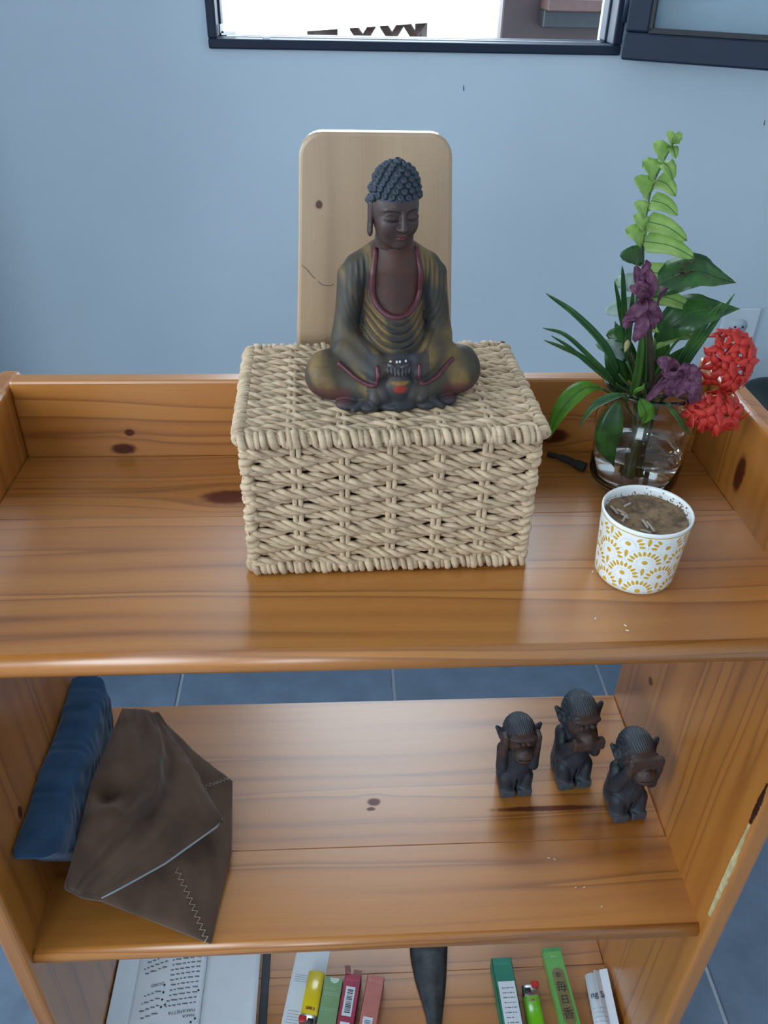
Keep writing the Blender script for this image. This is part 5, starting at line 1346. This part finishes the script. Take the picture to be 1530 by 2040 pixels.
# open book against the left side panel, on a dark folder
bk2 = thing('open_book', 'open white book with printed pages lying against the left side panel', 'book', (-.26, -.17, ZB))
zp = ZB+.010
def pagegrid(xs, ys, zf): 
    V = []; F = []
    for y in ys:
        for x in xs: V.append(Vector((x, y, zf(x, y))))
    m = len(xs)
    for j in range(len(ys)-1):
        for i in range(m-1): a = j*m+i; F.append((a, a+1, a+m+1, a+m))
    return V, F
ys = np.linspace(-.29, -.06, 12)
lx = np.linspace(-.3575, -.334, 8); zl = lambda x, y: zp+.004+.030*max(0, (-.336-x)/.0215)**1.6
put('curled_page', mk('curled_page', *thick(*pagegrid(lx, ys, zl), .0004), M_paper), bk2)
px_ = np.linspace(-.336, -.236, 16); zq = lambda x, y: zp+.004+.006*math.sin(PI*min(1, max(0, (x+.336)/.10))) 
pg = put('printed_page', mk('printed_page', *thick(*pagegrid(px_, ys, zq), .0004), M_paper), bk2)
rx = np.linspace(-.236, -.157, 10); zr = lambda x, y: zp+.003+.004*math.sin(PI*(x+.236)/.16)
put('blank_page', mk('blank_page', *thick(*pagegrid(rx, ys, zr), .0004), M_paper), bk2)
put('page_block', bmme('page_block', bevel_box((-.352, -.285, ZB+.0006), (-.160, -.065, zp), .0015, 2), M_paper), bk2)
# two columns of upside-down print, word by word, following the page
def printed(x0, x1, y0, y1, n, seed, slope, h=.0016, ragged=.25):
    r = random.Random(seed); b = B()
    for i in range(n):
        y = y0+(y1-y0)*i/max(1, n-1); x = x1; end = x0+(x1-x0)*(ragged*r.random())
        while x > end:
            wl = min(r.uniform(.003, .009), x-end)
            if wl > .0012:
                xm = x-wl/2; yy = y+slope*(x1-xm); b.box((xm, yy, zq(xm, yy)+.0005), (wl, h, .0001), Matrix())
            x -= wl+.0018
    put('printed_text', b.mesh('printed_text', M_gink), pg)
printed(-.328, -.292, -.088, -.136, 7, 1, -.28); printed(-.326, -.295, -.170, -.20, 4, 2, -.25)
printed(-.286, -.244, -.085, -.186, 15, 4, -.16, ragged=.08); printed(-.326, -.295, -.215, -.27, 7, 5, -.2); printed(-.286, -.25, -.222, -.275, 7, 6, -.16)
b = B()
for (x, y) in ((-.2915, -.163), (-.2915, -.173), (-.2915, -.183), (-.2915, -.193), (-.2425, -.170), (-.2865, -.190), (-.2425, -.208), (-.2475, -.213), (-.2385, -.12)): b.lathe([(0, .0012), (.0016, .0010)], 10, (x, y, zq(x, y)))
put('bullet_dots', b.mesh('bullet_dots', M_ink), pg)
for s_, x, y, sz in (('DORES', -.302, -.152, .0058), ('MAKAMETTA', -.262, -.196, .0062), ('MAKA', -.252, -.203, .0058)):
    def bend_(co, x=x, y=y): xx, yy = x-co.x, y-co.y; yy += -.16*(-.244-xx); return Vector((xx, yy, zq(xx, yy)+.0006))
    text(s_, sz, None, M_gink, 'heading', pg, .00004, bend=bend_)
top('dark_folder', bmme('dark_folder', bevel_box((-.1545, -.295, ZB+.0002), (-.143, -.05, ZB+.004), .0008, 1), plain('navy_folder', (.03, .04, .055), .5)), 'narrow dark strip of a folder beside the open book', 'folder')

# ---------------------------------------------------------------- dark bag behind the unit and crumbs
def bag(P):
    s = ell(P, (0, 0, 36), (17, 14, 20)); s = smin(s, rbox(P, (0, 0, 18), (16, 13, 18), 5), 6)
    return s + .5*np.sin(P[:, 0]*.35+P[:, 2]*.25)+.3*np.sin(P[:, 1]*.6-P[:, 2]*.4)
V, F = surfnet(bag, (-20, -18, -2), (20, 18, 60), 1.2)
q = at_y(1575, 760, .78)
V = V*.01; V[:, 2] *= (q.z-ZF)/max(V[:, 2]); V = V+np.array((q.x+.0, .78, ZF)); V[:, 2] = np.maximum(V[:, 2], ZF)
top('dark_bag', mk('dark_bag', V, F, plain('black_green_fabric', (.006, .020, .020), .5, .2, 10.)), 'dark rounded bag standing on the floor behind the right end of the unit', 'bag')
M_cr = plain('pale_crumb', (.70, .62, .50), .7, .1)
def crumb(px, py, z, lab, grp, s=.0016):
    p = at_z(px, py, z+.0007); a = random.random()*3; d = Vector((math.cos(a), math.sin(a), 0))*s
    tv, tf = tube([p-d, p-d*.4, p+d*.5, p+d], [.0003, .0007, .0006, .0002], 6)
    top('crumb', mk('crumb', tv, tf, M_cr), lab, 'crumb', grp)
for px, py in ((1181, 1139), (1186, 1232), (1250, 1256), (1246, 1246)): crumb(px, py, 0, 'tiny pale crumb on the top shelf beside the cup', 'crumbs on the top shelf')
for px, py in ((1147, 1768), (1164, 1768), (1199, 1806), (1093, 1709), (1105, 1712)): crumb(px, py, ZM, 'tiny pale crumb on the middle shelf in front of the monkeys', 'crumbs on the middle shelf')
# dry dark twig scrap behind the basket
t = B(); t.tube(bez([at_z(1092, 905, .004), at_z(1120, 912, .006), at_z(1150, 925, .005), at_z(1166, 932, .004)], 12), [.003]*4+[.004]*4+[.0055]*5, 7)
top('dry_leaf', mk('dry_leaf', t.V, t.F, plain('dark_dry_leaf', (.018, .013, .010), .8)), 'dark shrivelled leaf lying between the basket and the jar', 'dry leaf')
# ---------------------------------------------------------------- stand everything on the floor level
for o in list(COL.objects):
    if o.parent is None and o is not cam: o.location.z += Z0
